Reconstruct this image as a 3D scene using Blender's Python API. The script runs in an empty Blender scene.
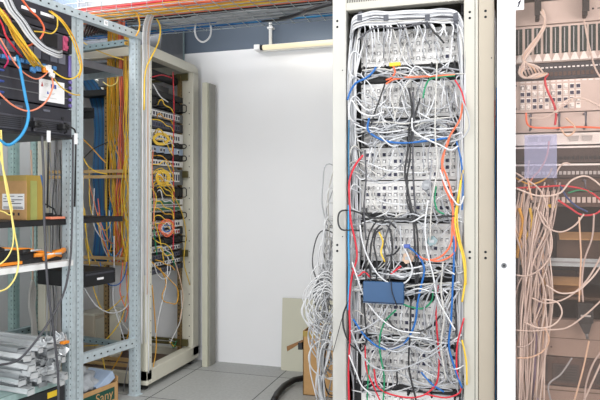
import bpy, bmesh, math, random
from mathutils import Vector, Matrix
R_ = random.Random(11)
PI = math.pi
COL = bpy.context.scene.collection
# ---------------------------------------------------------------- camera model (600x400)
FPX, HX, HY, EYE, YAW = 609.0, 300.0, 195.0, 1.2, math.radians(17.2)
CY, SY = math.cos(YAW), math.sin(YAW)
def rdir(px):
    a = (px - HX) / FPX
    return (-SY + CY * a, CY + SY * a)
def pt(px, py, t):
    d = rdir(px); return Vector((d[0]*t, d[1]*t, EYE + (HY - py) / FPX * t))
def PY(px, py, Y):
    return pt(px, py, Y / rdir(px)[1])
def PX(px, py, X):
    return pt(px, py, X / rdir(px)[0])
def PZ(px, py, z):
    return pt(px, py, (EYE - z) * FPX / (py - HY))
# the galvanised open racks stand in a line turned 9 degrees
G0 = Vector((-2.007, 3.2, 0)); GA = -math.radians(9.03)
GM = Matrix.Translation(G0) @ Matrix.Rotation(GA, 4, 'Z')
GN = Vector((math.cos(GA), math.sin(GA), 0)); GD = Vector((-math.sin(GA), math.cos(GA), 0))
def PG(px, py, v=0.0):                       # point seen at a pixel on the plane v behind the open racks' front
    d = rdir(px); t = (GN.dot(G0) - v) / (GN.x*d[0] + GN.y*d[1]); return pt(px, py, t)
def GU(u, v, z): return GM @ Vector((-v, u, z))
def pxof(p):
    fw = -SY*p[0] + CY*p[1]; la = CY*p[0] + SY*p[1]
    return (HX + FPX*la/fw, HY - FPX*(p[2]-EYE)/fw)

# ---------------------------------------------------------------- materials
MATS = {}
def mat(name, col, rough=.5, metal=0.0, var=.06, scale=18, spec=.5, emit=None, bump=0.0):
    if name in MATS: return MATS[name]
    m = bpy.data.materials.new(name); m.use_nodes = True
    nt = m.node_tree; b = nt.nodes['Principled BSDF']
    tc = nt.nodes.new('ShaderNodeTexCoord'); nz = nt.nodes.new('ShaderNodeTexNoise')
    nz.inputs['Scale'].default_value = scale; nz.inputs['Detail'].default_value = 3
    nt.links.new(tc.outputs['Object'], nz.inputs['Vector'])
    cr = nt.nodes.new('ShaderNodeValToRGB')
    lo = [max(0, c*(1-var)) for c in col]; hi = [min(1, c*(1+var)) for c in col]
    cr.color_ramp.elements[0].position = .3; cr.color_ramp.elements[1].position = .7
    cr.color_ramp.elements[0].color = (*lo, 1); cr.color_ramp.elements[1].color = (*hi, 1)
    nt.links.new(nz.outputs['Fac'], cr.inputs['Fac']); nt.links.new(cr.outputs['Color'], b.inputs['Base Color'])
    b.inputs['Roughness'].default_value = rough; b.inputs['Metallic'].default_value = metal
    b.inputs['Specular IOR Level'].default_value = spec
    if emit:
        b.inputs['Emission Color'].default_value = (*emit[0], 1); b.inputs['Emission Strength'].default_value = emit[1]
    if bump:
        bp = nt.nodes.new('ShaderNodeBump'); bp.inputs['Strength'].default_value = bump; bp.inputs['Distance'].default_value = .002
        nt.links.new(nz.outputs['Fac'], bp.inputs['Height']); nt.links.new(bp.outputs['Normal'], b.inputs['Normal'])
    MATS[name] = m; return m
def srgb(r, g, b):
    f = lambda c: (c/255/12.92) if c/255 <= .04045 else ((c/255+.055)/1.055)**2.4
    return (f(r), f(g), f(b))
M = {}
def dm(k, rgb, **kw): M[k] = mat(k, srgb(*rgb), **kw)
dm('wall_white', (232,233,236), rough=.8, var=.012, scale=3)
dm('wall_grey', (196,198,198), rough=.8, var=.03, scale=3)
dm('wall_blue', (88,100,116), rough=.7, var=.03, scale=4)
dm('ceiling_grey', (120,122,120), rough=.9, var=.05)
dm('beige', (212,209,194), rough=.4, var=.015, scale=6)
dm('beige_light', (216,215,209), rough=.4, var=.015, scale=6)
dm('beige_dark', (196,186,168), rough=.45, var=.02, scale=6)
dm('beige_centre', (188,185,175), rough=.4, var=.015, scale=6)
dm('beige_pale', (190,189,184), rough=.4, var=.015, scale=6)
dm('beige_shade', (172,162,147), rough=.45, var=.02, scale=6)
dm('jack_shadow', (92,90,98), rough=.5)
dm('tray_wire', (150,160,164), rough=.4, metal=.4)
dm('strap', (84,86,94), rough=.8, var=.1)
dm('board_shade', (142,141,134), rough=.6)  # board grey darkened to carry the shadow beside the upright panel
dm('umber', (82,62,54), rough=.7, var=.1)
dm('umber_dark', (66,54,52), rough=.6, var=.1)
dm('plate_dim', (150,130,119), rough=.5, var=.03)
dm('board', (196,195,178), rough=.6, var=.02, scale=6)
dm('door_white', (226,226,229), rough=.3, var=.006)
dm('galv', (190,202,208), rough=.4, metal=.25, var=.1, scale=40)
dm('galv_dark', (128,146,150), rough=.42, metal=.3, var=.15, scale=40)
dm('galv_green', (166,192,190), rough=.45, metal=.2, var=.12, scale=30)
dm('alu', (216,219,222), rough=.25, metal=.35, var=.06, scale=25)
dm('alu_dull', (158,162,166), rough=.4, metal=.4, var=.1, scale=25)
dm('steel_grey', (120,122,126), rough=.35, metal=.5, var=.05)
dm('shelf_grey', (92,92,97), rough=.5, metal=.2, var=.06)
dm('zinc_yellow', (150,124,84), rough=.4, metal=.5, var=.15, scale=25)
dm('zinc_tan', (192,160,112), rough=.42, metal=.35, var=.1, scale=25)
dm('olive', (98,92,58), rough=.45, metal=.4, var=.12)
dm('hole', (26,30,36), rough=.9, var=.02)
dm('hole_soft', (104,116,122), rough=.9, var=.05)
dm('black', (26,26,29), rough=.5, var=.1)
dm('black_soft', (40,40,43), rough=.7, var=.15, scale=40)
dm('chassis', (50,50,58), rough=.45, var=.08)
dm('chassis_mid', (66,66,74), rough=.45, var=.08)
dm('chassis_light', (104,106,118), rough=.45, var=.06)
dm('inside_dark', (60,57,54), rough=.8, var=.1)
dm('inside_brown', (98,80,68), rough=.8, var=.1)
dm('white_plastic', (236,236,236), rough=.4, var=.02)
dm('panel_white', (236,234,233), rough=.45, var=.03)
dm('jack_white', (246,245,244), rough=.4, var=.03)
dm('jack_grey', (178,176,176), rough=.5, var=.05)
dm('jack_navy', (34,34,66), rough=.5, var=.1)
dm('label_white', (238,238,240), rough=.7, var=.01)
dm('cardboard', (186,146,98), rough=.85, var=.06, scale=30, bump=.1)
dm('cardboard_dark', (148,108,68), rough=.85, var=.06, scale=30)
dm('tape', (166,140,66), rough=.35, var=.06)
dm('tape_green', (158,160,92), rough=.4, var=.06)
dm('orange_plastic', (236,142,38), rough=.45, var=.06)
dm('pink_plastic', (196,84,122), rough=.45, var=.06)
dm('purple_plastic', (112,100,166), rough=.45, var=.06)
dm('blue_plastic', (70,92,166), rough=.45, var=.06)
dm('blue_box', (38,78,120), rough=.45, var=.04)
dm('cyan_plastic', (74,132,190), rough=.45, var=.06)
dm('yellow_plastic', (240,200,48), rough=.45, var=.05)
dm('green_pcb', (44,110,76), rough=.5, var=.15, scale=80)
dm('green_plastic', (30,120,76), rough=.5, var=.08)
dm('red_plastic', (170,44,44), rough=.5, var=.08)
dm('clear_bag', (176,180,186), rough=.25, var=.14, scale=24, bump=.6)
dm('teal_card', (48,66,66), rough=.5, var=.15, scale=60)
dm('pinkish', (206,192,186), rough=.5, var=.03)
dm('ink', (28,28,44), rough=.8, var=.05)
dm('ink_green', (22,74,60), rough=.8, var=.05)
dm('flag_blue', (40,72,170), rough=.7, var=.03)
dm('tube_on', (120,112,90), rough=.6, var=.0, emit=((1,.90,.64), .86))
def cm(k, rgb): dm('c_'+k, rgb, rough=.42, var=.05, scale=8)
cm('white', (212,213,216)); cm('offwhite', (192,190,186)); cm('grey', (150,151,156)); cm('lgrey', (174,176,181))
cm('black', (34,34,38)); cm('dgrey', (72,72,78)); cm('red', (204,38,56)); cm('orange', (236,112,74)); cm('salmon', (232,140,110))
cm('yellow', (236,196,58)); cm('amber', (222,164,44)); cm('pale', (240,220,128)); cm('gold', (212,176,58))
cm('blue', (24,98,172)); cm('sky', (52,150,206)); cm('navy', (42,66,120)); cm('teal', (38,104,142)); cm('green', (20,136,92))
cm('magenta', (206,54,104)); cm('violet', (116,98,170)); cm('tan', (216,184,160)); cm('pinkwhite', (204,188,180)); cm('rosegrey', (186,170,164)); cm('cream', (218,204,196)); cm('brick', (186,84,64)); cm('lilac', (160,140,172))

def floor_material():
    m = bpy.data.materials.new('raised_floor_tiles'); m.use_nodes = True
    nt = m.node_tree; b = nt.nodes['Principled BSDF']
    tc = nt.nodes.new('ShaderNodeTexCoord'); mp = nt.nodes.new('ShaderNodeMapping')
    mp.inputs['Location'].default_value = (1.32 + 6, -3.79 + 6, 0)
    nt.links.new(tc.outputs['Object'], mp.inputs['Vector'])
    br = nt.nodes.new('ShaderNodeTexBrick'); br.offset = 0; br.squash = 1
    br.inputs['Scale'].default_value = 1; br.inputs['Brick Width'].default_value = .6; br.inputs['Row Height'].default_value = .6
    br.inputs['Mortar Size'].default_value = .0035; br.inputs['Mortar Smooth'].default_value = .1; br.inputs['Bias'].default_value = 0
    br.inputs['Color1'].default_value = (*srgb(172,174,174),1); br.inputs['Color2'].default_value = (*srgb(178,180,179),1)
    br.inputs['Mortar'].default_value = (*srgb(48,50,52),1)
    nt.links.new(mp.outputs['Vector'], br.inputs['Vector'])
    nz = nt.nodes.new('ShaderNodeTexNoise'); nz.inputs['Scale'].default_value = 60; nz.inputs['Detail'].default_value = 5
    nt.links.new(tc.outputs['Object'], nz.inputs['Vector'])
    mx = nt.nodes.new('ShaderNodeMix'); mx.data_type = 'RGBA'; mx.blend_type = 'MULTIPLY'; mx.inputs[0].default_value = .35
    cr = nt.nodes.new('ShaderNodeValToRGB'); cr.color_ramp.elements[0].position = .35; cr.color_ramp.elements[1].position = .65
    cr.color_ramp.elements[0].color = (.6,.6,.6,1)
    nt.links.new(nz.outputs['Fac'], cr.inputs['Fac'])
    nt.links.new(br.outputs['Color'], mx.inputs[6]); nt.links.new(cr.outputs['Color'], mx.inputs[7]); nt.links.new(mx.outputs[2], b.inputs['Base Color'])
    b.inputs['Roughness'].default_value = .5
    return m
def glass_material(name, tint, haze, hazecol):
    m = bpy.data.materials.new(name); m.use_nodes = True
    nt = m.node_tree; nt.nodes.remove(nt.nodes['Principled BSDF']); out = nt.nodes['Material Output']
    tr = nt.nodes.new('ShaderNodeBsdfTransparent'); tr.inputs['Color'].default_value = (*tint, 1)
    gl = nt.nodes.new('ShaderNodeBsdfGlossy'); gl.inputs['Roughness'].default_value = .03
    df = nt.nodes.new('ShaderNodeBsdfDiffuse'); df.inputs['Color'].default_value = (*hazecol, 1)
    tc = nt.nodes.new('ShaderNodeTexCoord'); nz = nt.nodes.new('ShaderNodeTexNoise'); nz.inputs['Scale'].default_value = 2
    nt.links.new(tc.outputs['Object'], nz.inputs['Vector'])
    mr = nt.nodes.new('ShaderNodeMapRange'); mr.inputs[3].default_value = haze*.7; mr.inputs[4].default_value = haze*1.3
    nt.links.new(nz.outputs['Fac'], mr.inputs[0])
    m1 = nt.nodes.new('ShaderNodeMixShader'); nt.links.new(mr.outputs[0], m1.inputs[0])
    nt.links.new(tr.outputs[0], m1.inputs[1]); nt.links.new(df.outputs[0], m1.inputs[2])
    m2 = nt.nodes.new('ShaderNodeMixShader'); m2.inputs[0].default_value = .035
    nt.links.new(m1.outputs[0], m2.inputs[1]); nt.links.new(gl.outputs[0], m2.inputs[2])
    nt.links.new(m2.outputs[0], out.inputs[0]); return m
M['glass'] = glass_material('bronze_tinted_glass', (.965,.925,.905), .022, srgb(240,222,212))
M['sleeve'] = glass_material('clear_blue_plastic', (.88,.91,1.0), .26, srgb(196,206,242))  # pale blue reflection of the door glass, put into a tinted material

# ---------------------------------------------------------------- mesh collector
class MB:
    def __init__(s): s.v = []; s.f = []; s.m = []; s.sm = []
    def box(s, x0, x1, y0, y1, z0, z1, mi=0, T=None, c=0.0):
        x0, x1 = min(x0,x1), max(x0,x1); y0, y1 = min(y0,y1), max(y0,y1); z0, z1 = min(z0,z1), max(z0,z1)
        if c > 0:
            bm = bmesh.new(); bmesh.ops.create_cube(bm, size=1)
            for v in bm.verts: v.co = Vector(((x0+x1)/2 + v.co.x*(x1-x0), (y0+y1)/2 + v.co.y*(y1-y0), (z0+z1)/2 + v.co.z*(z1-z0)))
            bmesh.ops.bevel(bm, geom=bm.edges[:], offset=c, segments=2, affect='EDGES', profile=.5)
            s.add_bm(bm, mi, T); return s
        b = len(s.v)
        P = [(x0,y0,z0),(x1,y0,z0),(x1,y1,z0),(x0,y1,z0),(x0,y0,z1),(x1,y0,z1),(x1,y1,z1),(x0,y1,z1)]
        for p in P:
            p = Vector(p); s.v.append(T @ p if T else p)
        for q in ((3,2,1,0),(4,5,6,7),(0,1,5,4),(1,2,6,5),(2,3,7,6),(3,0,4,7)):
            s.f.append([b+i for i in q]); s.m.append(mi); s.sm.append(False)
        return s
    def add_bm(s, bm, mi=0, T=None, smooth=False):
        bm.verts.index_update(); b = len(s.v)
        for v in bm.verts: s.v.append(T @ v.co if T else v.co.copy())
        for f in bm.faces:
            s.f.append([b+v.index for v in f.verts]); s.m.append(mi); s.sm.append(smooth)
        bm.free()
    def prism(s, poly, axis, a0, a1, mi=0, T=None):      # poly in the two other axes, extruded along axis
        b = len(s.v); n = len(poly)
        for a in (a0, a1):
            for p in poly:
                q = Vector((a, p[0], p[1])) if axis == 'x' else Vector((p[0], a, p[1])) if axis == 'y' else Vector((p[0], p[1], a))
                s.v.append(T @ q if T else q)
        s.f.append([b+i for i in range(n)][::-1]); s.f.append([b+n+i for i in range(n)]); s.m += [mi, mi]; s.sm += [False, False]
        for i in range(n):
            j = (i+1) % n; s.f.append([b+i, b+j, b+n+j, b+n+i]); s.m.append(mi); s.sm.append(False)
        return s
    def quad(s, ps, mi=0):
        b = len(s.v); s.v += [Vector(p) for p in ps]; s.f.append(list(range(b, b+len(ps)))); s.m.append(mi); s.sm.append(False); return s
    def tube(s, pts, r, mi=0, n=8, T=None, closed=False):
        pts = [Vector(p) for p in pts]; b = len(s.v); k = len(pts); up = Vector((0.13, 0.21, 1)).normalized()
        for i, p in enumerate(pts):
            a = pts[(i-1) % k] if (closed or i > 0) else p; c = pts[(i+1) % k] if (closed or i < k-1) else p
            d = (c-a).normalized(); x = d.cross(up)
            if x.length < 1e-4: x = d.cross(Vector((1,0,0)))
            x.normalize(); y = x.cross(d)
            for j in range(n):
                q = p + (x*math.cos(2*PI*j/n) + y*math.sin(2*PI*j/n))*r
                s.v.append(T @ q if T else q)
        for i in range(k if closed else k-1):
            for j in range(n):
                i2 = (i+1) % k; j2 = (j+1) % n
                s.f.append([b+i*n+j, b+i*n+j2, b+i2*n+j2, b+i2*n+j]); s.m.append(mi); s.sm.append(True)
        if not closed:
            s.f.append([b+j for j in range(n)][::-1]); s.f.append([b+(k-1)*n+j for j in range(n)]); s.m += [mi, mi]; s.sm += [False, False]
        return s
    def cyl(s, p0, p1, r, mi=0, n=12, T=None): return s.tube([p0, p1], r, mi, n, T)
    def lathe(s, prof, c, mi=0, n=20, T=None):             # (r,z) profile about vertical axis at c
        b = len(s.v); k = len(prof)
        for r, z in prof:
            for j in range(n):
                q = Vector((c[0]+r*math.cos(2*PI*j/n), c[1]+r*math.sin(2*PI*j/n), c[2]+z)); s.v.append(T @ q if T else q)
        for i in range(k-1):
            for j in range(n):
                j2 = (j+1) % n; s.f.append([b+i*n+j, b+i*n+j2, b+(i+1)*n+j2, b+(i+1)*n+j]); s.m.append(mi); s.sm.append(True)
        return s
    def mesh(s, name, mats):
        me = bpy.data.meshes.new(name); me.from_pydata([tuple(v) for v in s.v], [], s.f)
        for m in (mats if isinstance(mats, (list, tuple)) else [mats]): me.materials.append(m)
        me.polygons.foreach_set('material_index', s.m); me.polygons.foreach_set('use_smooth', s.sm)
        me.update(); return me
    def build(s, name, mats, parent=None, matrix=None):
        o = bpy.data.objects.new(name, s.mesh(name, mats)); COL.objects.link(o)
        if parent is not None: o.parent = parent
        if matrix is not None: o.matrix_basis = matrix
        return o
def tag(o, label, cat, group=None):
    o['label'] = label; o['category'] = cat
    if group: o['group'] = group
    return o
def empty(name, label, cat, loc=(0,0,0), group=None, matrix=None):
    o = bpy.data.objects.new(name, None); COL.objects.link(o); o.empty_display_size = .05
    if matrix is not None: o.matrix_basis = matrix
    else: o.location = loc
    return tag(o, label, cat, group)
def struct(name, mb, m):
    o = mb.build(name, m); o['kind'] = 'structure'; return o
def TR(x, y, z, rz=0, rx=0, ry=0):
    return Matrix.Translation((x,y,z)) @ Matrix.Rotation(rz,4,'Z') @ Matrix.Rotation(ry,4,'Y') @ Matrix.Rotation(rx,4,'X')
def text_obj(body, size, m, parent, T, name='lettering', ext=.0004):
    cu = bpy.data.curves.new(name, 'FONT'); cu.body = body; cu.size = size; cu.extrude = ext; cu.align_x = 'CENTER'; cu.align_y = 'CENTER'
    t = bpy.data.objects.new('tmp', cu); COL.objects.link(t); bpy.context.view_layer.update()
    me = bpy.data.meshes.new_from_object(t.evaluated_get(bpy.context.evaluated_depsgraph_get())); bpy.data.objects.remove(t)
    me.materials.clear(); me.materials.append(m); me.name = name
    o = bpy.data.objects.new(name, me); COL.objects.link(o); o.parent = parent; o.matrix_basis = T; return o
# ---------------------------------------------------------------- cables
def smooth(pts, sub):
    P = [Vector(p) for p in pts]; n = len(P); out = []
    if n < 3: return P
    T = []
    for i in range(n):
        a, c = P[max(0,i-1)], P[min(n-1,i+1)]
        if i in (0, n-1): T.append((c-a)); continue
        d0, d1 = (P[i]-a).length+1e-9, (c-P[i]).length+1e-9
        T.append(((P[i]-a)/d0*d1 + (c-P[i])/d1*d0) / (d0+d1) * 1.0)   # direction scaled per unit
    for i in range(n-1):
        L = (P[i+1]-P[i]).length
        def tv(k):
            v = T[k]
            return v.normalized()*L if v.length > 1e-9 else v
        m0, m1 = tv(i)*.95, tv(i+1)*.95
        for q in range(sub):
            t = q/sub; t2, t3 = t*t, t*t*t
            out.append(P[i]*(2*t3-3*t2+1) + m0*(t3-2*t2+t) + P[i+1]*(-2*t3+3*t2) + m1*(t3-t2))
    out.append(P[-1]); return out
import re
CWORD = {'white':'white','offwhite':'off-white','grey':'grey','lgrey':'pale grey','black':'black','dgrey':'dark grey','red':'red','orange':'orange','salmon':'salmon','yellow':'yellow','amber':'amber','pale':'pale yellow','gold':'dark yellow','blue':'blue','sky':'sky blue','navy':'navy','teal':'dark teal','green':'green','magenta':'magenta','violet':'violet','tan':'tan','pinkwhite':'pinkish white','rosegrey':'rosy grey','cream':'cream','brick':'brick red','lilac':'lilac'}
ADJ = re.compile(r'^((red|orange|yellow|amber|grey|white|pale|dark|black|blue|greyish|folded beige|short white|wide white|wavy yellow)( or (red|orange|yellow|amber|grey|white|dark))?( blue)?) ')
def cable(name, pts, r, color, label, group=None, cat='cable', plug=None):
    if group:
        m_ = ADJ.match(label)
        if m_:
            keep = next((k+' ' for k in ('folded','short','wide','wavy') if m_.group(1).startswith(k)), '')
            label = keep + CWORD[color] + ' ' + label[m_.end():]
    b = MB(); q = smooth(pts, 6)
    b.tube(q, r, n=6 if r < .006 else 8)
    o = b.build(name, M['c_'+color]); tag(o, label, cat, group)
    if plug is not None: o_plug(o, pts[plug], color)
    return o
PLUGMESH = {}
def o_plug(parent, p, color):
    if color not in PLUGMESH:
        b = MB(); b.box(-.006,.006,-.012,.012,-.005,.005, c=.0015); b.box(-.0025,.0025,-.012,.002,.005,.0075)
        PLUGMESH[color] = b.mesh('plug', M['jack_grey'] if color in ('white','offwhite','lgrey','grey') else M['c_'+color])
    o = bpy.data.objects.new('plug', PLUGMESH[color]); COL.objects.link(o); o.parent = parent; o.location = p; return o
def rr(a, b): return R_.uniform(a, b)
def droop(p0, p1, sag, jit=.01, n=3):
    out = [Vector(p0)]
    for i in range(1, n+1):
        f = i/(n+1); p = Vector(p0).lerp(Vector(p1), f); p.z -= sag*4*f*(1-f)
        out.append(p + Vector((rr(-jit,jit), rr(-jit,jit)*.6, rr(-jit,jit))))
    out.append(Vector(p1)); return out
# ================================================================ SETTING
struct('floor', MB().box(-3.3, 2.2, -3.2, 4.02, -.05, 0), floor_material())
struct('wall_back', MB().box(-3.4, 2.3, 4.02, 4.14, 0, 2.235), M['wall_white'])
struct('trim_1', MB().box(-3.4, 2.3, 4.03, 4.14, 2.235, 3.05), M['wall_blue'])
struct('wall_left', MB().box(-3.42, -3.3, -3.2, 4.14, 0, 3.05), M['wall_grey'])
struct('trim_2', MB().box(-3.31, -3.29, -3.2, 4.03, 2.235, 3.05), M['wall_blue'])
struct('wall_right', MB().box(2.2, 2.32, -3.2, 4.14, 0, 3.05), M['wall_grey'])
struct('ceiling', MB().box(-3.42, 2.32, -3.2, 4.14, 3.05, 3.12), M['ceiling_grey'])

def holes(b, p0, du, dz, n, face, w=.008, h=.011, mi=1):
    """dark perforations in a column: n quads from p0 stepping dz, lying in the plane spanned by du and z"""
    nrm = face
    for i in range(n):
        c = Vector(p0) + Vector(dz)*i; a = Vector(du)*(w/2); e = Vector((dz[0],dz[1],dz[2])).normalized()*(h/2)
        q = [c-a-e, c+a-e, c+a+e, c-a+e]
        if (q[1]-q[0]).cross(q[3]-q[0]).dot(Vector(nrm)) < 0: q = q[::-1]
        b.quad([x + Vector(nrm)*.0008 for x in q], mi)

# ================================================================ LEFT BEIGE RACK
BR = empty('server_rack', 'beige open-front rack in the back left corner full of patch gear', 'server rack', (-2.4, 3.615, 0))
BI = BR.matrix_basis.inverted()
X0, X1, Y0, Y1, ZT = -2.80, -1.99, 3.275, 3.965, 2.12
def beige_post(xa, xb, ya, yb, hface=None):
    b = MB(); b.box(xa, xb, ya, yb, .06, ZT-.05, c=.004)
    if hface:
        x, y, nrm, du = hface
        holes(b, (x, y, .2), du, (0,0,.075), 24, nrm, .007, .007)
    return b.build('post', [M['beige'], M['hole']], BR, BI)
beige_post(X1-.05, X1, Y0, Y0+.055, (X1, Y0+.04, (1,0,0), (0,1,0)))
beige_post(X1-.10, X1, Y1-.085, Y1, (X1-.03, Y1-.085, (0,-1,0), (1,0,0)))
beige_post(X0, X0+.06, Y0, Y0+.06); beige_post(X0, X0+.06, Y1-.06, Y1)
b = MB()
b.prism([(Y0, ZT-.06), (Y0, ZT), (Y1-.06, ZT), (Y1-.018, ZT-.018), (Y1, ZT-.06)], 'x', X1-.07, X1)
b.box(X0, X1-.07, Y0, Y0+.06, ZT-.06, ZT); b.box(X0, X1-.07, Y1-.06, Y1, ZT-.06, ZT)
b.build('top_frame', M['beige'], BR, BI)
b = MB()
b.box(X1-.07, X1, Y0, Y1, .035, .125, c=.004); b.box(X0, X1-.07, Y0, Y0+.05, .035, .10); b.box(X0, X1-.07, Y1-.05, Y1, .035, .10); b.box(X0, X0+.05, Y0, Y1, .035, .1)
b.build('bottom_frame', M['beige'], BR, BI)
MB().box(X0+.05, X1-.07, Y0+.05, Y1-.05, .04, .05).build('floor_plate', M['inside_brown'], BR, BI)
MB().box(X0+.01, X1-.11, Y1-.012, Y1-.004, .1, ZT-.06).build('side_panel', M['wall_white'], BR, BI)
MB().box(X0+.002, X0+.01, Y0+.05, Y1-.05, .1, ZT-.06).build('back_panel', M['wall_white'], BR, BI)
for (x, y) in ((X1-.085, Y1-.11), (X1-.085, Y0+.10), (X0+.12, Y1-.11), (X0+.12, Y0+.12), (X0+.42, Y0+.16)):
    b = MB(); b.box(x-.025, x+.006, y-.003, y+.003, .09, 2.04); b.box(x-.003+.006, x+.006, y-.011, y+.011, .09, 2.04)
    holes(b, (x+.006, y-.004, .12), (0,1,0), (0,0,.022), 86, (1,0,0), .008, .008); holes(b, (x-.012, y-.003, .12), (1,0,0), (0,0,.03), 60, (0,-1,0), .008, .01)
    b.build('mounting_rail', [M['zinc_yellow'], M['hole']], BR, BI)
for z in (2.03, 1.345, .79, .16):
    b = MB(); b.box(X0+.06, X1-.10, Y1-.10, Y1-.085, z-.022, z-.004); b.box(X0+.06, X1-.10, Y1-.10, Y1-.085, z+.004, z+.022); b.box(X1-.12, X1-.03, Y1-.115, Y1-.10, z-.024, z+.024)
    b.build('depth_rail', M['olive'], BR, BI)
for z in (1.335, .79, .16):
    b = MB(); b.box(X0+.06, X1-.05, Y0+.02, Y0+.035, z-.03, z-.010); b.box(X0+.06, X1-.05, Y0+.02, Y0+.035, z+.004, z+.024)
    b.build('depth_rail', M['zinc_tan'], BR, BI)
b = MB()
for x in (X0+.05, X1-.06):
    for y in (Y0+.05, Y1-.05): MB().lathe([(.0,0),(.03,0),(.03,.012),(.012,.015),(.012,.04)], (x,y,0)).build('levelling_foot', M['black'], BR, BI)
pass

# ---- gear in the left beige rack; heights from the picture
def zb(py): return EYE + (HY-py)/FPX*4.18
EY0, EY1, EX = Y0+.114, Y1-.123, X1-.072
def gear(kind, name, ya, yb, label, cat, group=None):
    z0, z1 = zb(yb), zb(ya); root = empty(name, label, cat, (EX, (EY0+EY1)/2, z0), group); I = root.matrix_basis.inverted()
    h = z1-z0; dep = {'tray':.5,'switch':.26}.get(kind, .07)
    c = {'switch':'chassis_light','switchw':'white_plastic','patchblue':'lblue','patch':'panel_white','org':'black','pcb':'panel_white','dark':'chassis','grey':'steel_grey','tray':'black','navy':'chassis'}[kind]
    if c == 'lblue': dm('lblue', (170,188,214), rough=.4)
    b = MB(); b.box(EX-dep, EX, EY0, EY1, z0+.002, z1-.002); b.box(EX-.003, EX+.002, EY0-.018, EY0, z0+.002, z1-.002); b.box(EX-.003, EX+.002, EY1, EY1+.018, z0+.002, z1-.002)
    b.build('faceplate', M[c], root, I)
    if kind in ('patchblue','patch','switch','switchw','grey','dark','navy'):
        n = 10 if kind in ('patchblue',) else 12
        for i in range(n):
            y = EY0+.03 + (EY1-EY0-.06)*(i+.5)/n
            if kind == 'patchblue' and i % 3 == 2: continue
            p = MB(); p.box(EX, EX+.004, y-.013, y+.013, z0+h*.2, z1-h*.2, 0); p.box(EX+.0042, EX+.005, y-.009, y+.009, z0+h*.28, z1-h*.34, 1)
            p.build('port', [M['white_plastic'] if kind != 'dark' else M['chassis_light'], M['jack_navy'] if kind != 'navy' else M['red_plastic']], root, I)
    if kind == 'pcb':
        p = MB(); p.box(EX, EX+.004, EY0+.02, EY1-.03, z0+h*.2, z1-h*.2)
        p.build('circuit_strip', M['green_pcb'], root, I)
    if kind == 'org':
        for i in range(5):
            y = EY0+.03 + (EY1-EY0-.06)*i/4
            p = MB(); zc = (z0+z1)/2; hh = h*.42
            p.tube([(EX, y, zc-hh), (EX+.045, y, zc-hh), (EX+.055, y, zc-hh+.01), (EX+.055, y, zc+hh-.01), (EX+.045, y, zc+hh), (EX, y, zc+hh)], .004, n=6)
            p.build('hoop', M['black'], root, I)
    return root
gear('tray', 'deep_shelf', 95, 101, 'black deep shelf under the top opening of the corner rack', 'shelf')
gear('org', 'cable_organizer', 103, 112, 'topmost black hooped cable organizer in the corner rack', 'cable organizer')
gear('grey', 'patch_bay', 113, 122, 'grey panel with sockets between the two topmost organizers of the corner rack', 'patch bay')
gear('dark', 'network_switch', 123, 132, 'dark switch with reddish ports high in the corner rack', 'network switch')
gear('switchw', 'network_switch', 133, 143, 'pale grey switch behind a thick yellow fibre loop', 'network switch')
gear('org', 'cable_organizer', 143.5, 148, 'thin black organizer above the light blue panel in the corner rack', 'cable organizer')
gear('patchblue', 'patch_bay', 148, 155, 'light blue patch panel with navy sockets in the corner rack', 'patch bay')
gear('org', 'cable_organizer', 155, 161, 'black organizer just under the light blue patch panel', 'cable organizer')
gear('patch', 'patch_bay', 161, 167, 'white patch panel above the tangle of yellow fibres', 'patch bay')
gear('grey', 'patch_bay', 169, 185, 'tall grey panel hidden behind knotted yellow fibres', 'patch bay')
gear('org', 'cable_organizer', 187, 198, 'tall black organizer above the green strips', 'cable organizer')
gear('pcb', 'terminal_strip', 199, 205, 'upper of the two green strips in the corner rack', 'terminal strip')
gear('pcb', 'terminal_strip', 206, 211, 'lower of the two green strips in the corner rack', 'terminal strip')
gear('org', 'cable_organizer', 212, 219, 'black organizer just below the green strips', 'cable organizer')
gear('patch', 'patch_bay', 220, 227, 'white port panel behind the orange cable coil', 'patch bay')
gear('navy', 'network_switch', 228, 235, 'dark switch with red ports below the orange cable coil', 'network switch')
gear('org', 'cable_organizer', 236, 243, 'lowest black hooped organizer in the corner rack', 'cable organizer')
gear('grey', 'patch_bay', 244, 250, 'upper of the two lowest grey panels in the corner rack', 'patch bay')
gear('dark', 'network_switch', 251, 257, 'black switch between the two lowest grey panels', 'network switch')
gear('grey', 'patch_bay', 258, 263, 'lower of the two lowest grey panels in the corner rack', 'patch bay')
gear('dark', 'network_switch', 264, 270, 'lowest black switch in the corner rack, above the empty bottom', 'network switch')
# rolled grey duct at the top of the rack
b = MB(); b.cyl((-2.12, 3.40, 2.0), (-2.12, 3.85, 2.0), .03, n=16); b.cyl((-2.15, 3.38, 1.985), (-2.15, 3.39, 1.985), .012, n=8)
tag(b.build('conduit', M['black_soft']), 'black flexible conduit lying across the top opening of the corner rack', 'conduit')
b = MB(); b.box(-2.42, -2.16, EY0, EY1, 1.905, 1.955, c=.003)
tag(b.build('blanking_plate', M['steel_grey']), 'grey metal blanking panel near the top of the corner rack', 'blanking panel')

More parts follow.
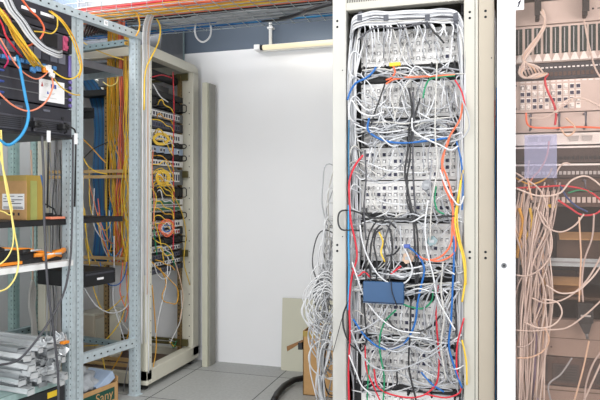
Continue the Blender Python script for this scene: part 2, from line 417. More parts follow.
# propped panel + steel box + board + box + hose
q = PY(202, 200, 3.86); r = empty('upright_sheet', 'narrow beige rack panel standing upright in the corner beside the white wall', 'panel', (q.x+.02, 3.9, 0))
UI = r.matrix_basis.inverted(); MB().box(q.x, q.x+.040, 3.86, 3.885, 0, 1.985, c=.003).build('sheet', M['board'], r, UI); MB().box(q.x+.006, q.x+.050, 3.886, 3.97, 0, 1.982).build('folded_edge', M['board_shade'], r, UI)  # folded_edge is a darker strip standing in for the shadow beside the panel
SB = empty('duct_box', 'grey sheet-metal box standing on top of the corner rack', 'duct box', (-2.45, 3.83, ZT))
SBI = SB.matrix_basis.inverted()
MB().box(-2.78, -2.12, 3.67, 3.985, ZT+.002, 2.62, c=.006).build('body', M['steel_grey'], SB, SBI)
MB().box(-2.122, -2.115, 3.975, 3.99, ZT+.002, 2.62).build('seam', M['galv_dark'], SB, SBI)

p0 = PZ(281, 371, 0); b = MB()
T = TR(-1.36, 3.95, 0.0, rx=math.radians(-4))
b.box(0, .44, 0, .012, 0, .49, T=T)
tag(b.build('leaning_board', M['board']), 'flat grey-beige board leaning on the white wall behind the carton', 'board')

CB = empty('cardboard_box', 'tall brown open carton on the floor half behind white cables', 'box', (-.94, 3.46, 0)); CI = CB.matrix_basis.inverted()
b = MB(); x0, x1, y0, y1, h = -1.065, -.78, 3.50, 3.75, .385; t = .004
b.box(x0,x1,y0,y0+t,0,h); b.box(x0,x1,y1-t,y1,0,h); b.box(x0,x0+t,y0,y1,0,h); b.box(x1-t,x1,y0,y1,0,h); b.box(x0,x1,y0,y1,0,t)
b.build('carton_body', M['cardboard'], CB, CI)
b = MB(); b.quad([(x0, y0, h*.83), (x0, y0+.12, h*.83), (x0-.12, y0+.05, h*.70), (x0-.10, y0-.0, h*.66)]); b.quad([(x0-.10, y0-.0, h*.655),(x0-.12, y0+.05, h*.695),(x0, y0+.12, h*.825),(x0, y0, h*.825)])
b.build('flap', M['cardboard_dark'], CB, CI)
MB().box(x0+.0, x1, y0-.0008, y0, h-.035, h-.002).build('packing_tape', M['tape'], CB, CI)
b = MB(); b.box(x0-.03, x0-.004, y0-.004, y0+.03, .27, .31); b.build('handle_hole', M['black'], CB, CI)
hp = [PZ(273,402,.03), PZ(277,394,.03), PZ(284,386,.03), PZ(294,380,.03), PZ(304,378,.03), PZ(312,377,.03)]
tag(MB().tube([hp[0]] + [hp[i].lerp(hp[i+1], f) for i in range(5) for f in (.0,.5)] + [hp[5]], .019, n=12).build('hose', M['black']), 'thick black corrugated hose curving over the grey floor tiles', 'hose')

# wall light
TL = empty('tube_light', 'lit fluorescent tube lamp on the wall under the dark blue band', 'lamp', (-1.3, 4.0, 2.26)); TI = TL.matrix_basis.inverted()
a = PY(263, 47.6, 3.96); z = a.z
MB().cyl((a.x, 3.96, z), (.45, 3.96, z), .017, n=14).build('glass_tube', M['tube_on'], TL, TI)
MB().cyl((a.x-.018, 3.96, z), (a.x, 3.96, z), .0185, n=14).build('end_cap', M['black_soft'], TL, TI)
MB().box(a.x-.06, a.x-.018, 3.935, 4.03, z-.018, z+.02, c=.004).build('socket', M['white_plastic'], TL, TI)
MB().box(a.x-.018, .45, 3.99, 4.02, z-.02, z+.028, c=.004).build('batten', M['white_plastic'], TL, TI)
c = PY(270.5, 30, 4.0)
b = MB(); b.cyl((c.x, 4.0, z+.02), (c.x, 4.0, 2.62), .012, n=10); b.box(c.x-.02, c.x+.02, 3.985, 4.03, 2.36, 2.372); 
tag(b.build('wall_conduit', M['white_plastic']), 'white vertical conduit rising from the tube lamp on the blue band', 'conduit')

# ================================================================ OPEN GALVANISED RACKS (turned line)
GR = empty('open_frame_rack', 'galvanised perforated open frame racking on the left with two bays in view', 'rack', matrix=GM)
def gpost(u0, u1, v0, v1, z1=2.16, m='galv'):
    b = MB(); t = .003; x0, x1 = -v1, -v0
    b.box(x1-t, x1, u0, u1, 0, z1); b.box(x0, x1-t, u0, u0+t, 0, z1); b.box(x0, x1-t, u1-t, u1, 0, z1)
    b.box(x0, x0+t, u0, u0+.012, 0, z1); b.box(x0, x0+t, u1-.012, u1, 0, z1)
    b.box(x1, x1+.002, (u0+u1)/2-.007, (u0+u1)/2+.007, 0.0, z1)
    n = int((z1-.05)/.03)
    holes(b, (x1, u0+.010, .03), (0,1,0), (0,0,.03), n, (1,0,0), .005, .008)
    holes(b, ((x0+x1)/2+.008, u0, .03), (1,0,0), (0,0,.03), n, (0,-1,0), .005, .01)
    b.box(x0-.005, x1+.01, u0-.006, u1+.006, 0, .006)
    return b.build('upright', [M[m], M['hole_soft']], GR)
for u in (-.53, -.478, -.024, -1.10, -1.152): gpost(u, u+.047, 0, .05)
for u in (-.53, -.478, -.024, -1.10): gpost(u, u+.047, .84, .89, m='galv_green')
gpost(-.024-.085, -.024-.035, .95, 1.0, m='galv_green')
def gbeam(name, u0, u1, v0, v1, z0, z1, alongu=True, m='galv'):
    b = MB(); x0, x1 = -v1, -v0; t = .003
    if alongu:
        b.box(x1-t, x1, u0, u1, z0, z1); b.box(x0, x1-t, u0, u1, z1-t, z1); b.box(x0, x1-t, u0, u1, z0, z0+t)
        n = int((u1-u0)/.05)
        for i in range(n):
            c = Vector((x1+.0008, u0+.03+i*.05, (z0+z1)/2)); b.quad([c+Vector((0,-.006,-.004)), c+Vector((0,.006,-.004)), c+Vector((0,.006,.004)), c+Vector((0,-.006,.004))], 1)
    else:
        b.box(x0, x1, u0, u0+t, z0, z1); b.box(x0, x1, u0+t, u1, z1-t, z1); b.box(x0, x1, u0+t, u1, z0, z0+t)
        n = int((x1-x0)/.05)
        for i in range(n):
            c = Vector((x0+.03+i*.05, u0-.0008, (z0+z1)/2)); b.quad([c+Vector((-.006,0,-.004)), c+Vector((.006,0,-.004)), c+Vector((.006,0,.004)), c+Vector((-.006,0,.004))], 1)
    return b.build(name, [M[m], M['hole']], GR)
gbeam('top_beam', -1.7, .03, -.012, .03, 2.135, 2.18)
gbeam('bottom_beam', -.431, -.024, .0, .035, .295, .345)
gbeam('side_bar', -.064, -.028, .05, .80, 2.09, 2.125, False, 'galv_dark')
gbeam('side_bar', -.064, -.028, .05, .80, .29, .32, False, 'galv_dark')
gbeam('side_bar', -.478, -.44, .05, .84, 2.09, 2.125, False, 'galv_dark')
gbeam('rear_beam', -1.1, .02, .85, .89, 2.135, 2.18, m='galv_dark'); gbeam('rear_beam', -1.1, .02, .85, .89, .3, .34, m='galv_dark')
c = PG(106, 23, -.013); cl = GM.inverted() @ c
b = MB(); b.box(cl.x, cl.x+.001, cl.y-.016, cl.y+.016, cl.z-.014, cl.z+.014); st = b.build('number_sticker', M['label_white'], GR)
text_obj('12', .018, M['ink'], st, Matrix.Translation((cl.x+.0012, cl.y, cl.z)) @ Matrix.Rotation(PI/2,4,'Z') @ Matrix.Rotation(PI/2,4,'X'), 'sticker_digits')

def gshelf(name, label, u0, u1, v0, v1, z, th, m, mlip=None):
    root = empty(name, label, 'shelf', matrix=GM @ Matrix.Translation((-(v0+v1)/2, (u0+u1)/2, z)))
    I = Matrix.Translation((-(v0+v1)/2, (u0+u1)/2, z)).inverted()
    b = MB(); b.box(-v1, -v0, u0, u1, z-.003, z); b.box(-v0-.003, -v0, u0, u1, z-th, z); b.build('shelf_plate', M[m], root, I)
    b = MB(); b.box(-v1, -v0, u1-.003, u1, z-th, z-.003); b.box(-v1, -v0, u0, u0+.003, z-th, z-.003); b.build('side_lip', M[mlip or m], root, I)
    return root
gshelf('equipment_shelf', 'dark grey sheet-metal shelf with galvanised lip high in the middle bay', -.432, -.072, .052, .80, 1.945, .04, 'shelf_grey', 'galv')
gshelf('equipment_shelf', 'black shelf across the middle bay below eye level', -.432, -.072, .052, .80, 1.075, .03, 'black')
gshelf('equipment_shelf', 'black shelf in the left bay carrying the small carton', -1.052, -.532, .02, .80, 1.075, .03, 'black')
gshelf('equipment_shelf', 'white shelf in the left bay under the black tool bag', -1.05, -.532, -.035, .42, .865, .03, 'white_plastic')
gshelf('equipment_shelf', 'low galvanised shelf under the heap of aluminium rails', -1.05, -.532, .03, .8, .25, .035, 'galv_green')
b = MB(); b.prism([(-.78,-.42), (-.30,-.05), (-.78,-.05)], 'z', 1.715, 1.735); b.box(-.78, -.3, -.055, -.05, 1.67, 1.715)
tag(b.build('support_bracket', M['black'], matrix=GM), 'black triangular bracket plate above the blue cables in the middle bay', 'bracket')
# ================================================================ LEFT BAY EQUIPMENT
UL, UR = -1.045, -.538
def unit(name, label, z0, z1, m, dep=.5, v=-.03, cat='network switch'):
    Q = Matrix.Translation((-v-dep/2, (UL+UR)/2, z0)); root = empty(name, label, cat, matrix=GM @ Q); I = Q.inverted()
    b = MB(); b.box(-v-dep, -v, UL, UR, z0+.002, z1-.002, c=.003); b.build('chassis', M[m], root, I)
    return root, I, -v
# A: topmost, with white label strips
r, I, xf = unit('rack_server', 'topmost black unit of the left bay with white label strips', 2.02, 2.13, 'chassis')
for u in (-.96, -.80, -.69): 
    MB().box(xf, xf+.002, u-.045, u+.035, 2.083, 2.098).build('label_strip', M['label_white'], r, I)
b = MB(); b.box(xf, xf+.006, UL+.01, UR-.01, 2.055, 2.07); b.build('front_groove', M['black'], r, I)
# B: with a pink latch
r, I, xf = unit('rack_server', 'black server with the pink latch in the left bay', 1.925, 2.018, 'chassis_mid')
b = MB(); b.box(xf, xf+.012, -.60, -.575, 1.935, 2.01, c=.004); b.box(xf+.012, xf+.018, -.598, -.577, 1.945, 1.96); b.box(xf+.012, xf+.018, -.598, -.577, 1.985, 2.0); b.build('latch', M['pink_plastic'], r, I)
for i in range(4): MB().box(xf, xf+.004, -1.02+i*.1, -.935+i*.1, 1.94, 2.005).build('drive_bay', M['black'], r, I)
MB().box(xf, xf+.008, -.565, -.545, 1.93, 2.01).build('corner_bracket', M['black_soft'], r, I)
# C: module rows with connectors
r, I, xf = unit('network_switch', 'black modular switch in the left bay where yellow fibres plug in', 1.80, 1.922, 'chassis')
for i in range(9):
    u = -1.03+i*.05
    MB().box(xf, xf+.006, u, u+.044, 1.865, 1.915).build('line_card', M['chassis_light' if i % 3 else 'chassis_mid'], r, I)
for i in range(12):
    u = -1.03+i*.032
    MB().box(xf+.004, xf+.026, u, u+.02, 1.822, 1.84, c=.002).build('fibre_connector', M['cyan_plastic' if i % 3 != 1 else 'white_plastic'], r, I)
MB().box(xf, xf+.01, -.565, -.548, 1.805, 1.915, c=.003).build('latch', M['purple_plastic'], r, I)
# D: with the white label
r, I, xf = unit('network_switch', 'black switch with a large white sticker and blue levers in the left bay', 1.645, 1.797, 'chassis')
for z in (1.695, 1.745): MB().box(xf, xf+.003, UL+.01, UR-.03, z-.0025, z+.0025).build('card_edge', M['steel_grey'], r, I)
for z in (1.665, 1.715, 1.765):
    b = MB(); b.tube([(xf, -1.04, z), (xf+.03, -1.04, z), (xf+.03, -.965, z), (xf, -.965, z+.004)], .006, n=6); b.build('lever', M['blue_plastic'], r, I)
for z in (1.66, 1.69, 1.72, 1.75, 1.78):
    MB().cyl((xf, -.555, z), (xf+.012, -.555, z), .009, n=10).build('thumb_screw', M['purple_plastic'], r, I)
lab = MB().box(xf+.001, xf+.0035, -.745, -.59, 1.662, 1.77).build('sticker', M['label_white'], r, I)
LI = Matrix.Identity(4)
MB().box(xf+.0036, xf+.0042, -.675, -.642, 1.732, 1.752).build('flag_mark', M['flag_blue'], lab, LI)
b = MB()
for i in range(12):
    a = 2*PI*i/12; b.box(xf+.0043, xf+.0046, -.6585+.0065*math.cos(a)-.001, -.6585+.0065*math.cos(a)+.001, 1.742+.0065*math.sin(a)-.001, 1.742+.0065*math.sin(a)+.001)
b.build('flag_stars', M['yellow_plastic'], lab, LI)
MB().prism([(-.735,1.732),(-.722,1.732),(-.7285,1.756)], 'x', xf+.0036, xf+.0042).build('red_emblem', M['red_plastic'], lab, LI)
b = MB(); b.prism([(-.70,1.70),(-.688,1.70),(-.694,1.716)], 'x', xf+.0036, xf+.0042); b.build('blue_emblem', M['flag_blue'], lab, LI)
b = MB()
for (u0,u1,z) in ((-.716,-.69,1.75),(-.716,-.69,1.744),(-.716,-.694,1.738),(-.636,-.60,1.75),(-.636,-.606,1.744),(-.684,-.65,1.708),(-.684,-.655,1.702),(-.72,-.64,1.682)): b.box(xf+.0036, xf+.0040, u0, u1, z-.001, z+.001)
b.build('fine_print', M['jack_grey'], lab, LI)
# E: power shelf
r, I, xf = unit('power_supply', 'black double power supply at the bottom of the left stack', 1.485, 1.642, 'chassis')
for (u0,u1) in ((-1.035,-.80),(-.785,-.555)):
    b = MB(); b.box(xf, xf+.014, u0, u1, 1.505, 1.575, c=.004)
    for i in range(6): b.box(xf+.014, xf+.0155, u0+.02, u1-.06, 1.515+i*.009, 1.519+i*.009, 1)
    m_ = b.build('power_module', [M['chassis_mid'], M['black']], r, I)
    b = MB(); b.tube([(xf+.014, u1-.045, 1.515), (xf+.03, u1-.045, 1.515), (xf+.03, u1-.045, 1.565), (xf+.014, u1-.045, 1.565)], .004, n=6); b.build('handle', M['black_soft'], m_, LI)
for u in (-.98, -.86, -.7): MB().box(xf, xf+.004, u-.02, u+.02, 1.612, 1.622).build('indicator_strip', M['chassis_light'], r, I)
MB().cyl((xf, -.60, 1.59), (xf+.004, -.60, 1.59), .008, n=12).build('power_button', M['black'], r, I)
MB().box(xf-.3, xf+.004, UL, UR, 1.4875, 1.499).build('bottom_lip', M['black_soft'], r, I)
# power plugs with white tags
for k, (px, py, lb) in enumerate(((36, 124, 'black power plug with white tag left in the power supply'), (64, 127, 'black power plug with white tag beside the perforated upright'))):
    c = PG(px, py, -.075); rt = empty('power_plug', lb, 'power plug', matrix=Matrix.Translation(c) @ Matrix.Rotation(GA,4,'Z'))
    MB().box(-.03,.02,-.02,.02,-.014,.014, c=.005).build('plug_body', M['black'], rt)
    b = MB(); b.tube([(.02,0,0),(.035,.015,-.002),(.04,.03,-.012),(.04,.038,-.03),(.038,.04,-.12),(.03,.04,-.40)], .0045, n=6); b.build('lead', M['black'], rt)
    b = MB(); b.box(.034,.044,.033,.047,-.085,-.03); b.build('tag', M['label_white'], rt)
# cardboard box on black shelf
Q = Matrix.Translation((-.235, -.70, 1.076)); r = empty('cardboard_box', 'small brown taped carton with a white label on the black shelf', 'box', matrix=GM @ Q)
bx = MB().box(-.185,.185,-.05,.05,0,.222, c=.003).build('carton_body', M['cardboard'], r)
b = MB(); b.box(-.186,.186,-.0515,.0515,.195,.2225); b.build('packing_tape', M['tape'], r)
b = MB(); b.box(.185,.1865,-.028,.012,.0,.195); b.build('packing_tape', M['tape_green'], r)
b = MB(); b.box(.185,.1862,-.048,-.030,.0,.195); b.box(.185,.1862,.014,.048,.0,.195); b.build('side_flaps', M['tape'], r)
lb = MB().box(.012,.170,-.0515,-.0502,.052,.130).build('address_label', M['label_white'], r)
b = MB()
for (x0,x1,z) in ((.03,.05,.118),(.07,.10,.118),(.125,.16,.116),(.02,.04,.105),(.08,.16,.100),(.02,.10,.092),(.07,.15,.082),(.02,.16,.064),(.02,.165,.058)): b.box(x0,x1,-.0520,-.0515,z-.0017,z+.0017)
b.build('label_print', M['ink'], lb)
b = MB()
for x in (.06,.095,.13): b.box(x-.006,x+.006,-.0508,-.0502,.022,.036)
b.build('handling_marks', M['ink'], r)
# things beside it on the shelf
Q = Matrix.Translation((-.16, -.58, 1.076)); r = empty('power_adapter', 'black adapter lying behind the perforated upright on the black shelf', 'adapter', matrix=GM @ Q)
MB().box(-.05,.07,-.035,.035,0,.03, c=.006).build('adapter_body', M['black'], r); MB().tube([(.07,.0,.015),(.09,.03,.02),(.03,.07,.05),(-.05,.05,.09),(-.1,0,.06)], .004, n=6).build('lead', M['black'], r)
b = MB(); b.box(-.03,.03,-.045,.045,0,.012, c=.003)
tag(b.build('small_packet', M['c_salmon'], matrix=GM @ Matrix.Translation((-.035, -.592, 1.0765))), 'pinkish small packet on the black shelf beside the carton', 'packet')
# tool bag
Q = Matrix.Translation((-.19, -.80, .866)); r = empty('tool_bag', 'open black tool bag with orange edges on the white shelf', 'tool bag', matrix=GM @ Q)
b = MB(); b.prism([(-.235,0),(.225,0),(.235,.02),(.14,.045),(.02,.075),(-.12,.088),(-.235,.06)], 'x', -.14, .185); b.build('bag_body', M['black_soft'], r)
b = MB(); b.tube([(.19,-.235,.05),(.19,-.12,.085),(.19,.02,.072),(.19,.14,.042),(.19,.22,.02)], .007, n=6); b.build('orange_piping', M['orange_plastic'], r)
b = MB(); b.tube([(.195,.10,.02),(.21,.15,.034),(.205,.20,.044),(.19,.235,.05),(.16,.245,.04),(.13,.22,.035)], .014, n=8); b.build('carry_handle', M['orange_plastic'], r)
b = MB(); b.box(.186,.196,-.22,-.02,.004,.018); b.build('orange_patch', M['orange_plastic'], r)
for i in range(4): MB().box(.186,.194,-.2+i*.085,-.135+i*.085,.02,.05, c=.003).build('pocket', M['black'], r)
def tool(name, label, u, v, z, ang, m1, m2):
    rt = empty(name, label, 'hand tool', matrix=GM @ Matrix.Translation((-v, u, z)) @ Matrix.Rotation(ang,4,'Z'))
    MB().tube([(0,-.05,0),(0,-.02,0),(0,0,0)], .011, n=8).build('grip', M[m1], rt); MB().tube([(0,0,0),(0,.05,0),(0,.09,0)], .005, n=8).build('shaft', M[m2], rt)
tool('screwdriver', 'silver screwdriver with black grip on the tool bag', -.79, -.015, .93, .15, 'black', 'alu')
tool('screwdriver', 'short screwdriver with orange grip at the low end of the tool bag', -.70, -.012, .905, -.3, 'orange_plastic', 'alu')
tool('punch_tool', 'punch-down tool lying at the left end of the tool bag', -.93, -.012, .945, .25, 'black', 'alu_dull')

# ---- heap of aluminium rails
def rail_mesh(L, w, h, m):
    b = MB(); t = .002
    b.box(-w/2, w/2, 0, L, h-t, h); b.box(-w/2, -w/2+t, 0, L, 0, h-t); b.box(w/2-t, w/2, 0, L, 0, h-t); b.box(-w/2-.007, -w/2, 0, L, 0, t); b.box(w/2, w/2+.007, 0, L, 0, t)
    for k in range(int(L/.12)): b.quad([(-w/2-.0004,.06+k*.12,h*.35),(-w/2-.0004,.06+k*.12,h*.65),(-w/2-.0004,.085+k*.12,h*.65),(-w/2-.0004,.085+k*.12,h*.35)], 1)
    b.box(-w/2, w/2, L-.003, L, -.012, h*.6)
    return b.mesh('rail_profile', [m, M['hole']])
RM = [rail_mesh(L, w, h, M[m]) for L, w, h, m in ((.74,.042,.022,'alu'),(.70,.03,.016,'alu'),(.72,.05,.020,'alu_dull'),(.70,.026,.024,'alu'))]
for layer in range(10):
    for j in range(4):
        u = -.80 + j*.063 + rr(-.012,.012) + (layer%2)*.02 - layer*.003; z = .254 + layer*.021
        o = bpy.data.objects.new('mounting_rail', RM[(layer*2+j*3) % 4]); COL.objects.link(o)
        o.matrix_basis = GM @ Matrix.Translation((.02+rr(-.07,.06)-layer*.002, u, z)) @ Matrix.Rotation(-PI/2+rr(-.09,.09),4,'Z') @ Matrix.Rotation(rr(-.012,.02),4,'X') @ Matrix.Rotation(rr(-.12,.12),4,'Y') @ Matrix.Translation((0,-.72,0))
        tag(o, 'silver aluminium mounting rail in the heap on the low shelf', 'mounting rail', 'aluminium rails heaped in the left bay')
# short brackets at the ends of the heap
bm_ = MB(); bm_.box(-.012,.012,-.04,.04,0,.003); bm_.box(-.012,.012,.037,.04,0,.035); bm_.box(-.012,-.009,-.04,.04,0,.02); bme = bm_.mesh('bracket_profile', M['alu'])
for i in range(22):
    o = bpy.data.objects.new('rail_bracket', bme); COL.objects.link(o)
    o.matrix_basis = GM @ Matrix.Translation((.0+rr(-.05,.02), -.64+rr(-.07,.05), .30+rr(0,.165))) @ Matrix.Rotation(rr(-1,1),4,'Z') @ Matrix.Rotation(rr(-.7,.7),4,'X') @ Matrix.Rotation(rr(-.6,.6),4,'Y')
    tag(o, 'small bent aluminium bracket among the rail ends', 'bracket', 'loose brackets on the rail heap')
b = MB(); b.box(-.014,.014,-.02,.02,0,.014, c=.003)
tag(b.build('cable_marker', M['orange_plastic'], matrix=GM @ Matrix.Translation((.03,-.585,.44))), 'tiny orange plastic clip on the heap of rails', 'clip')
# dark carton with yellow sticker under the shelf, floor clutter
Q = Matrix.Translation((-.17, -.68, 0)); r = empty('storage_carton', 'black carton with yellow sticker under the low shelf', 'carton', matrix=GM @ Q)
MB().box(-.15,.15,-.14,.14,.0,.212, c=.003).build('carton_body', M['black_soft'], r); MB().box(.1502,.1512,.03,.09,.17,.20).build('sticker', M['yellow_plastic'], r)
MB().box(-.15,.152,-.141,.141,.0,.10).build('brown_base', M['cardboard'], r)
b = MB(); b.box(-.1,.1,-.1,.1,.0,.17, c=.004); 
tag(b.build('metal_crate', M['galv_green'], matrix=GM @ Matrix.Translation((-.16,-.935,0))), 'grey-green metal crate on the floor at the far left', 'crate')
# comb of dark fins behind, far left
b = MB(); 
for i in range(16): b.box(-.30,-.06,-.30,-.285+.0, .56+i*.017,.568+i*.017)
b.box(-.32,-.30,-.305,-.28,.52,.86)
tag(b.build('finned_cable_duct', M['black_soft'], matrix=GM @ Matrix.Translation((-.50,-.30,0))), 'dark finned cable duct standing behind the rail heap', 'cable duct')
# ---- open carton on the floor in the middle bay, with plastic bag and flat box
Q = Matrix.Translation((.02, -.20, 0)); r = empty('cardboard_box', 'open brown carton with dark green print at the foot of the middle bay', 'box', matrix=GM @ Q)
x0,x1,y0,y1,h = -.36,-.06,-.26,.075,.115; t=.004
b = MB(); b.box(x1-t,x1,y0,y1,0,h); b.box(x0,x0+t,y0,y1,0,h); b.box(x0,x1,y0,y0+t,0,h); b.box(x0,x1,y1-t,y1,0,h+.03); b.box(x0,x1,y0,y1,0,t); bx = b.build('carton_body', M['cardboard'], r)
MB().box(x1,x1+.001,y0+.06,y1-.03,.02,h-.025).build('green_print', M['ink_green'], r)
text_obj('Sany', .075, M['cardboard'], r, Matrix.Translation((x1+.0012, -.035, .055)) @ Matrix.Rotation(PI/2,4,'Z') @ Matrix.Rotation(PI/2,4,'X'), 'print_letters')
bm = bmesh.new(); bmesh.ops.create_icosphere(bm, subdivisions=4, radius=1)
for v in bm.verts:
    c = v.co; k = 1 + .16*math.sin(9*c.x+3*c.y)*math.sin(7*c.z+2) + .08*math.sin(17*c.y+5*c.x); v.co = Vector((c.x*.11*k, c.y*.13*k, c.z*.08*k))
b = MB(); b.add_bm(bm, smooth=True)
tag(b.build('plastic_bag', M['clear_bag'], matrix=GM @ Matrix.Translation((-.17, -.33, .135))), 'crumpled clear plastic bag bulging out of the open carton', 'plastic bag')
b = MB(); b.box(-.09,.09,-.07,.07,0,.05, c=.002)
o = tag(b.build('flat_package', M['lblue'], matrix=GM @ Matrix.Translation((-.14, -.20, .105)) @ Matrix.Rotation(.45,4,'X')), 'pale blue flat package sticking out of the open carton', 'package')
# black box unit hung in the middle bay + beige cabinet behind it
Q = Matrix.Translation((-.28, -.2, .725)); r = empty('network_device', 'black device box hanging low behind the middle bay cables', 'device', matrix=GM @ Q)
MB().box(-.18,.18,-.14,.12,-.045,.045, c=.008).build('device_case', M['black'], r); MB().box(.18,.182,-.03,.02,-.012,.0).build('badge', M['label_white'], r)
MB().box(.18,.183,-.12,.10,.02,.03).build('trim_line', M['chassis_mid'], r)
Q = Matrix.Translation((-.66, .36, .051)); r = empty('small_cabinet', 'low beige metal box standing at the bottom of the corner rack', 'cabinet', matrix=GM @ Q)
MB().box(-.08,.08,-.13,.13,0,.33, c=.006).build('cabinet_body', M['beige_dark'], r); MB().box(.08,.086,-.12,.12,.02,.31, c=.002).build('door', M['beige'], r)
MB().box(-.08,.086,-.135,.135,.33,.345, c=.003).build('cabinet_top', M['beige'], r)

# ================================================================ OVERHEAD TRAY
TX0, TX1, TY0, TY1, TZ = -3.25, 1.6, 3.04, 3.60, 2.27
r = empty('cable_tray', 'wire mesh cable tray hanging overhead full of coloured cables', 'cable tray', (-.8, 3.32, TZ)); TI = r.matrix_basis.inverted()
b = MB()
n = 10
for i in range(n+1):
    y = TY0+(TY1-TY0)*i/n; b.tube([(TX0,y,TZ),(TX1,y,TZ)], .0022, n=6)
b.build('long_wires', M['tray_wire'], r, TI)
b = MB(); x = TX0
while x < TX1:
    b.tube([(x,TY0,TZ+.06),(x,TY0,TZ-.004),(x,TY1,TZ-.004),(x,TY1,TZ+.06)], .0022, n=6); x += .1
b.build('cross_wires', M['tray_wire'], r, TI)
b = MB()
for y in (TY0, TY1):
    for z in (.03,.06): b.tube([(TX0,y,TZ+z),(TX1,y,TZ+z)], .0022, n=6)
b.build('side_wires', M['tray_wire'], r, TI)
for x in (-2.75, .4):
    b = MB(); b.box(x-.015,x+.015,TY0-.03,TY1+.03,TZ-.03,TZ-.007); b.build('support_bar', M['galv_dark'], r, TI)
    for y in (TY0-.02, TY1+.02): MB().cyl((x,y,TZ-.03),(x,y,3.05),.005,n=8).build('hanger_rod', M['alu'], r, TI)
bands = [(3.05,3.11,4,['brick','red','brick','orange'],'reddish'),(3.10,3.27,20,['yellow','amber','gold','orange','yellow'],'yellow'),(3.27,3.34,5,['black','dgrey','black'],'black'),(3.32,3.50,32,['lgrey','grey','offwhite','lgrey','teal','lilac'],'grey'),(3.49,3.59,14,['blue','sky','blue','teal'],'blue')]
wording = {'reddish':'red or orange cable along the near edge of the overhead tray','yellow':'yellow or amber cable along the overhead tray beside the red ones','black':'black cable in the middle of the overhead tray','grey':'greyish cable in the far half of the overhead tray','blue':'blue cable along the far edge of the overhead tray'}
for (ya,yb,k,cols,nm) in bands:
    for i in range(k):
        y = ya+(yb-ya)*(i+.5)/k; z = TZ+.008+(i%3)*.011+rr(0,.004)
        pts = [(TX0+.05+j*(TX1-TX0-.1)/9, y+rr(-.018,.018), z+rr(-.002,.006)) for j in range(10)]
        cable('tray_cable', pts, rr(.0048,.0065) if nm != 'black' else .008, cols[i%len(cols)], wording[nm], nm+' cables in the overhead tray')
cable('tray_cable', [PY(196,14,3.5), PY(205,17,3.52), PY(211,28,3.5), PY(209,38,3.49), PY(203,42,3.48), PY(197,38,3.48), PY(195,28,3.48), PY(199,20,3.5), PY(210,15,3.52)], .006, 'white', 'white cable loop hanging down from the overhead tray')
cable('tray_cable', [PY(333,3,3.0), PY(315,8,3.03), PY(300,14,3.3), PY(280,19,3.5), PY(262,20,3.55)], .012, 'black', 'thick black cable crossing under the overhead tray to the central rack')
# ================================================================ LEFT CABLES
def LC(name, pts, r, col, label, group=None, v=-.09):
    return cable(name, [PG(p[0], p[1], p[2] if len(p) > 2 else v) for p in pts], r, col, label, group)
for i in range(9):
    o = i*2.6; c = ['yellow','amber','yellow','gold'][i%4]
    LC('fibre_cable', [(-12+o*.8,-4+o*.9), (3+o*.7+rr(-2,2),15+o*.9+rr(-3,3)), (13+o*.8+rr(-2,2),35+o*.6+rr(-3,3)), (25+o*.6+rr(-2,2),55+o*.2), (33+o*.6,66+o*.1,-.07), (38+o*.7,71,-.05)], .0030, c, 'yellow fibre in the bundle sweeping down to the modular switch', 'yellow fibres into the modular switch', -.10-.004*i)
for i in range(7):
    o = i*1.6; c = ['white','lgrey','white','dgrey','white','lgrey','black'][i]
    LC('patch_lead', [(1+o,-5), (8+o,10), (17+o,21), (28+o*.8,37-o*.2), (42+o*.5,50-o*.4), (54,56-o*.7), (62,57-o*.8,-.05)], .0042, c, 'pale or dark lead in the bundle swept across the left stack', 'pale leads across the left stack', -.13)
LC('fibre_cable', [(20,-3),(31,11),(40,20),(44,29),(42,36),(36,42),(24,48,-.06)], .005, 'orange', 'orange fibre curling over the white label strips')
LC('fibre_cable', [(0,38),(8,52),(17,66),(27,75),(37,79),(45,75),(48,70,-.06)], .0035, 'salmon', 'salmon fibre drooping in front of the modular switch')
LC('fibre_cable', [(-5,88),(3,97),(14,106),(28,111),(40,107),(49,97),(53,85),(51,74,-.06)], .0042, 'salmon', 'large salmon fibre loop below the white sticker')
LC('fibre_cable', [(3,10),(9,18),(13,30),(14,40,-.05)], .004, 'magenta', 'magenta lead at the top left of the left stack')
LC('fibre_cable', [(-4,14),(2,24),(6,36),(13,46),(22,57,-.05)], .0045, 'red', 'red lead among the yellow fibres at far left')
LC('fibre_cable', [(-3,42),(3,50),(8,60),(4,68,-.05)], .004, 'magenta', 'pinkish lead plugged in at the far left')
LC('patch_lead', [(17,56,-.05),(20,68),(23,84),(26,100),(28.5,113),(26,127),(17,140),(8,145),(-3,138)], .0072, 'sky', 'bright blue cable hanging down past the power supply')
LC('fibre_cable', [(28,31,-.05),(42,32),(53,33),(57,28),(57.5,20),(54,14,-.03)], .0036, 'gold', 'short yellow lead arching over the top unit')
LC('fibre_cable', [(49,11,-.03),(60,20),(68,31),(74,44),(79,60),(80.5,68),(78,75),(70,79),(60,76),(52,70,-.06)], .0036, 'yellow', 'yellow fibre looping round the perforated upright')
LC('fibre_cable', [(51,11,-.03),(62,20),(69.5,30),(76,43),(80.5,58),(82,66),(79,78)], .0036, 'amber', 'amber fibre running down beside the perforated upright')
LC('fibre_cable', [(53,77,-.06),(60,86),(68,92),(76,95),(80,95)], .0034, 'gold', 'thin yellow fibre slanting from the white sticker to the upright')
LC('fibre_cable', [(-1,130),(2,160),(6,188),(11,212),(15,235),(18,252),(18,268),(14,280),(6,289),(-4,292)], .0040, 'pale', 'pale yellow cable hanging in front of carton and tool bag')
LC('fibre_cable', [(1,130),(3,165),(8,196),(12,220),(13.5,236),(12,248),(6,259),(-4,267)], .0034, 'pale', 'thin pale yellow cable curving left above the white shelf')
LC('fibre_cable', [(-2,150),(5,175),(9,195),(10,215),(4,212),(-4,210)], .003, 'pale', 'pale yellow cable loop in front of the carton')
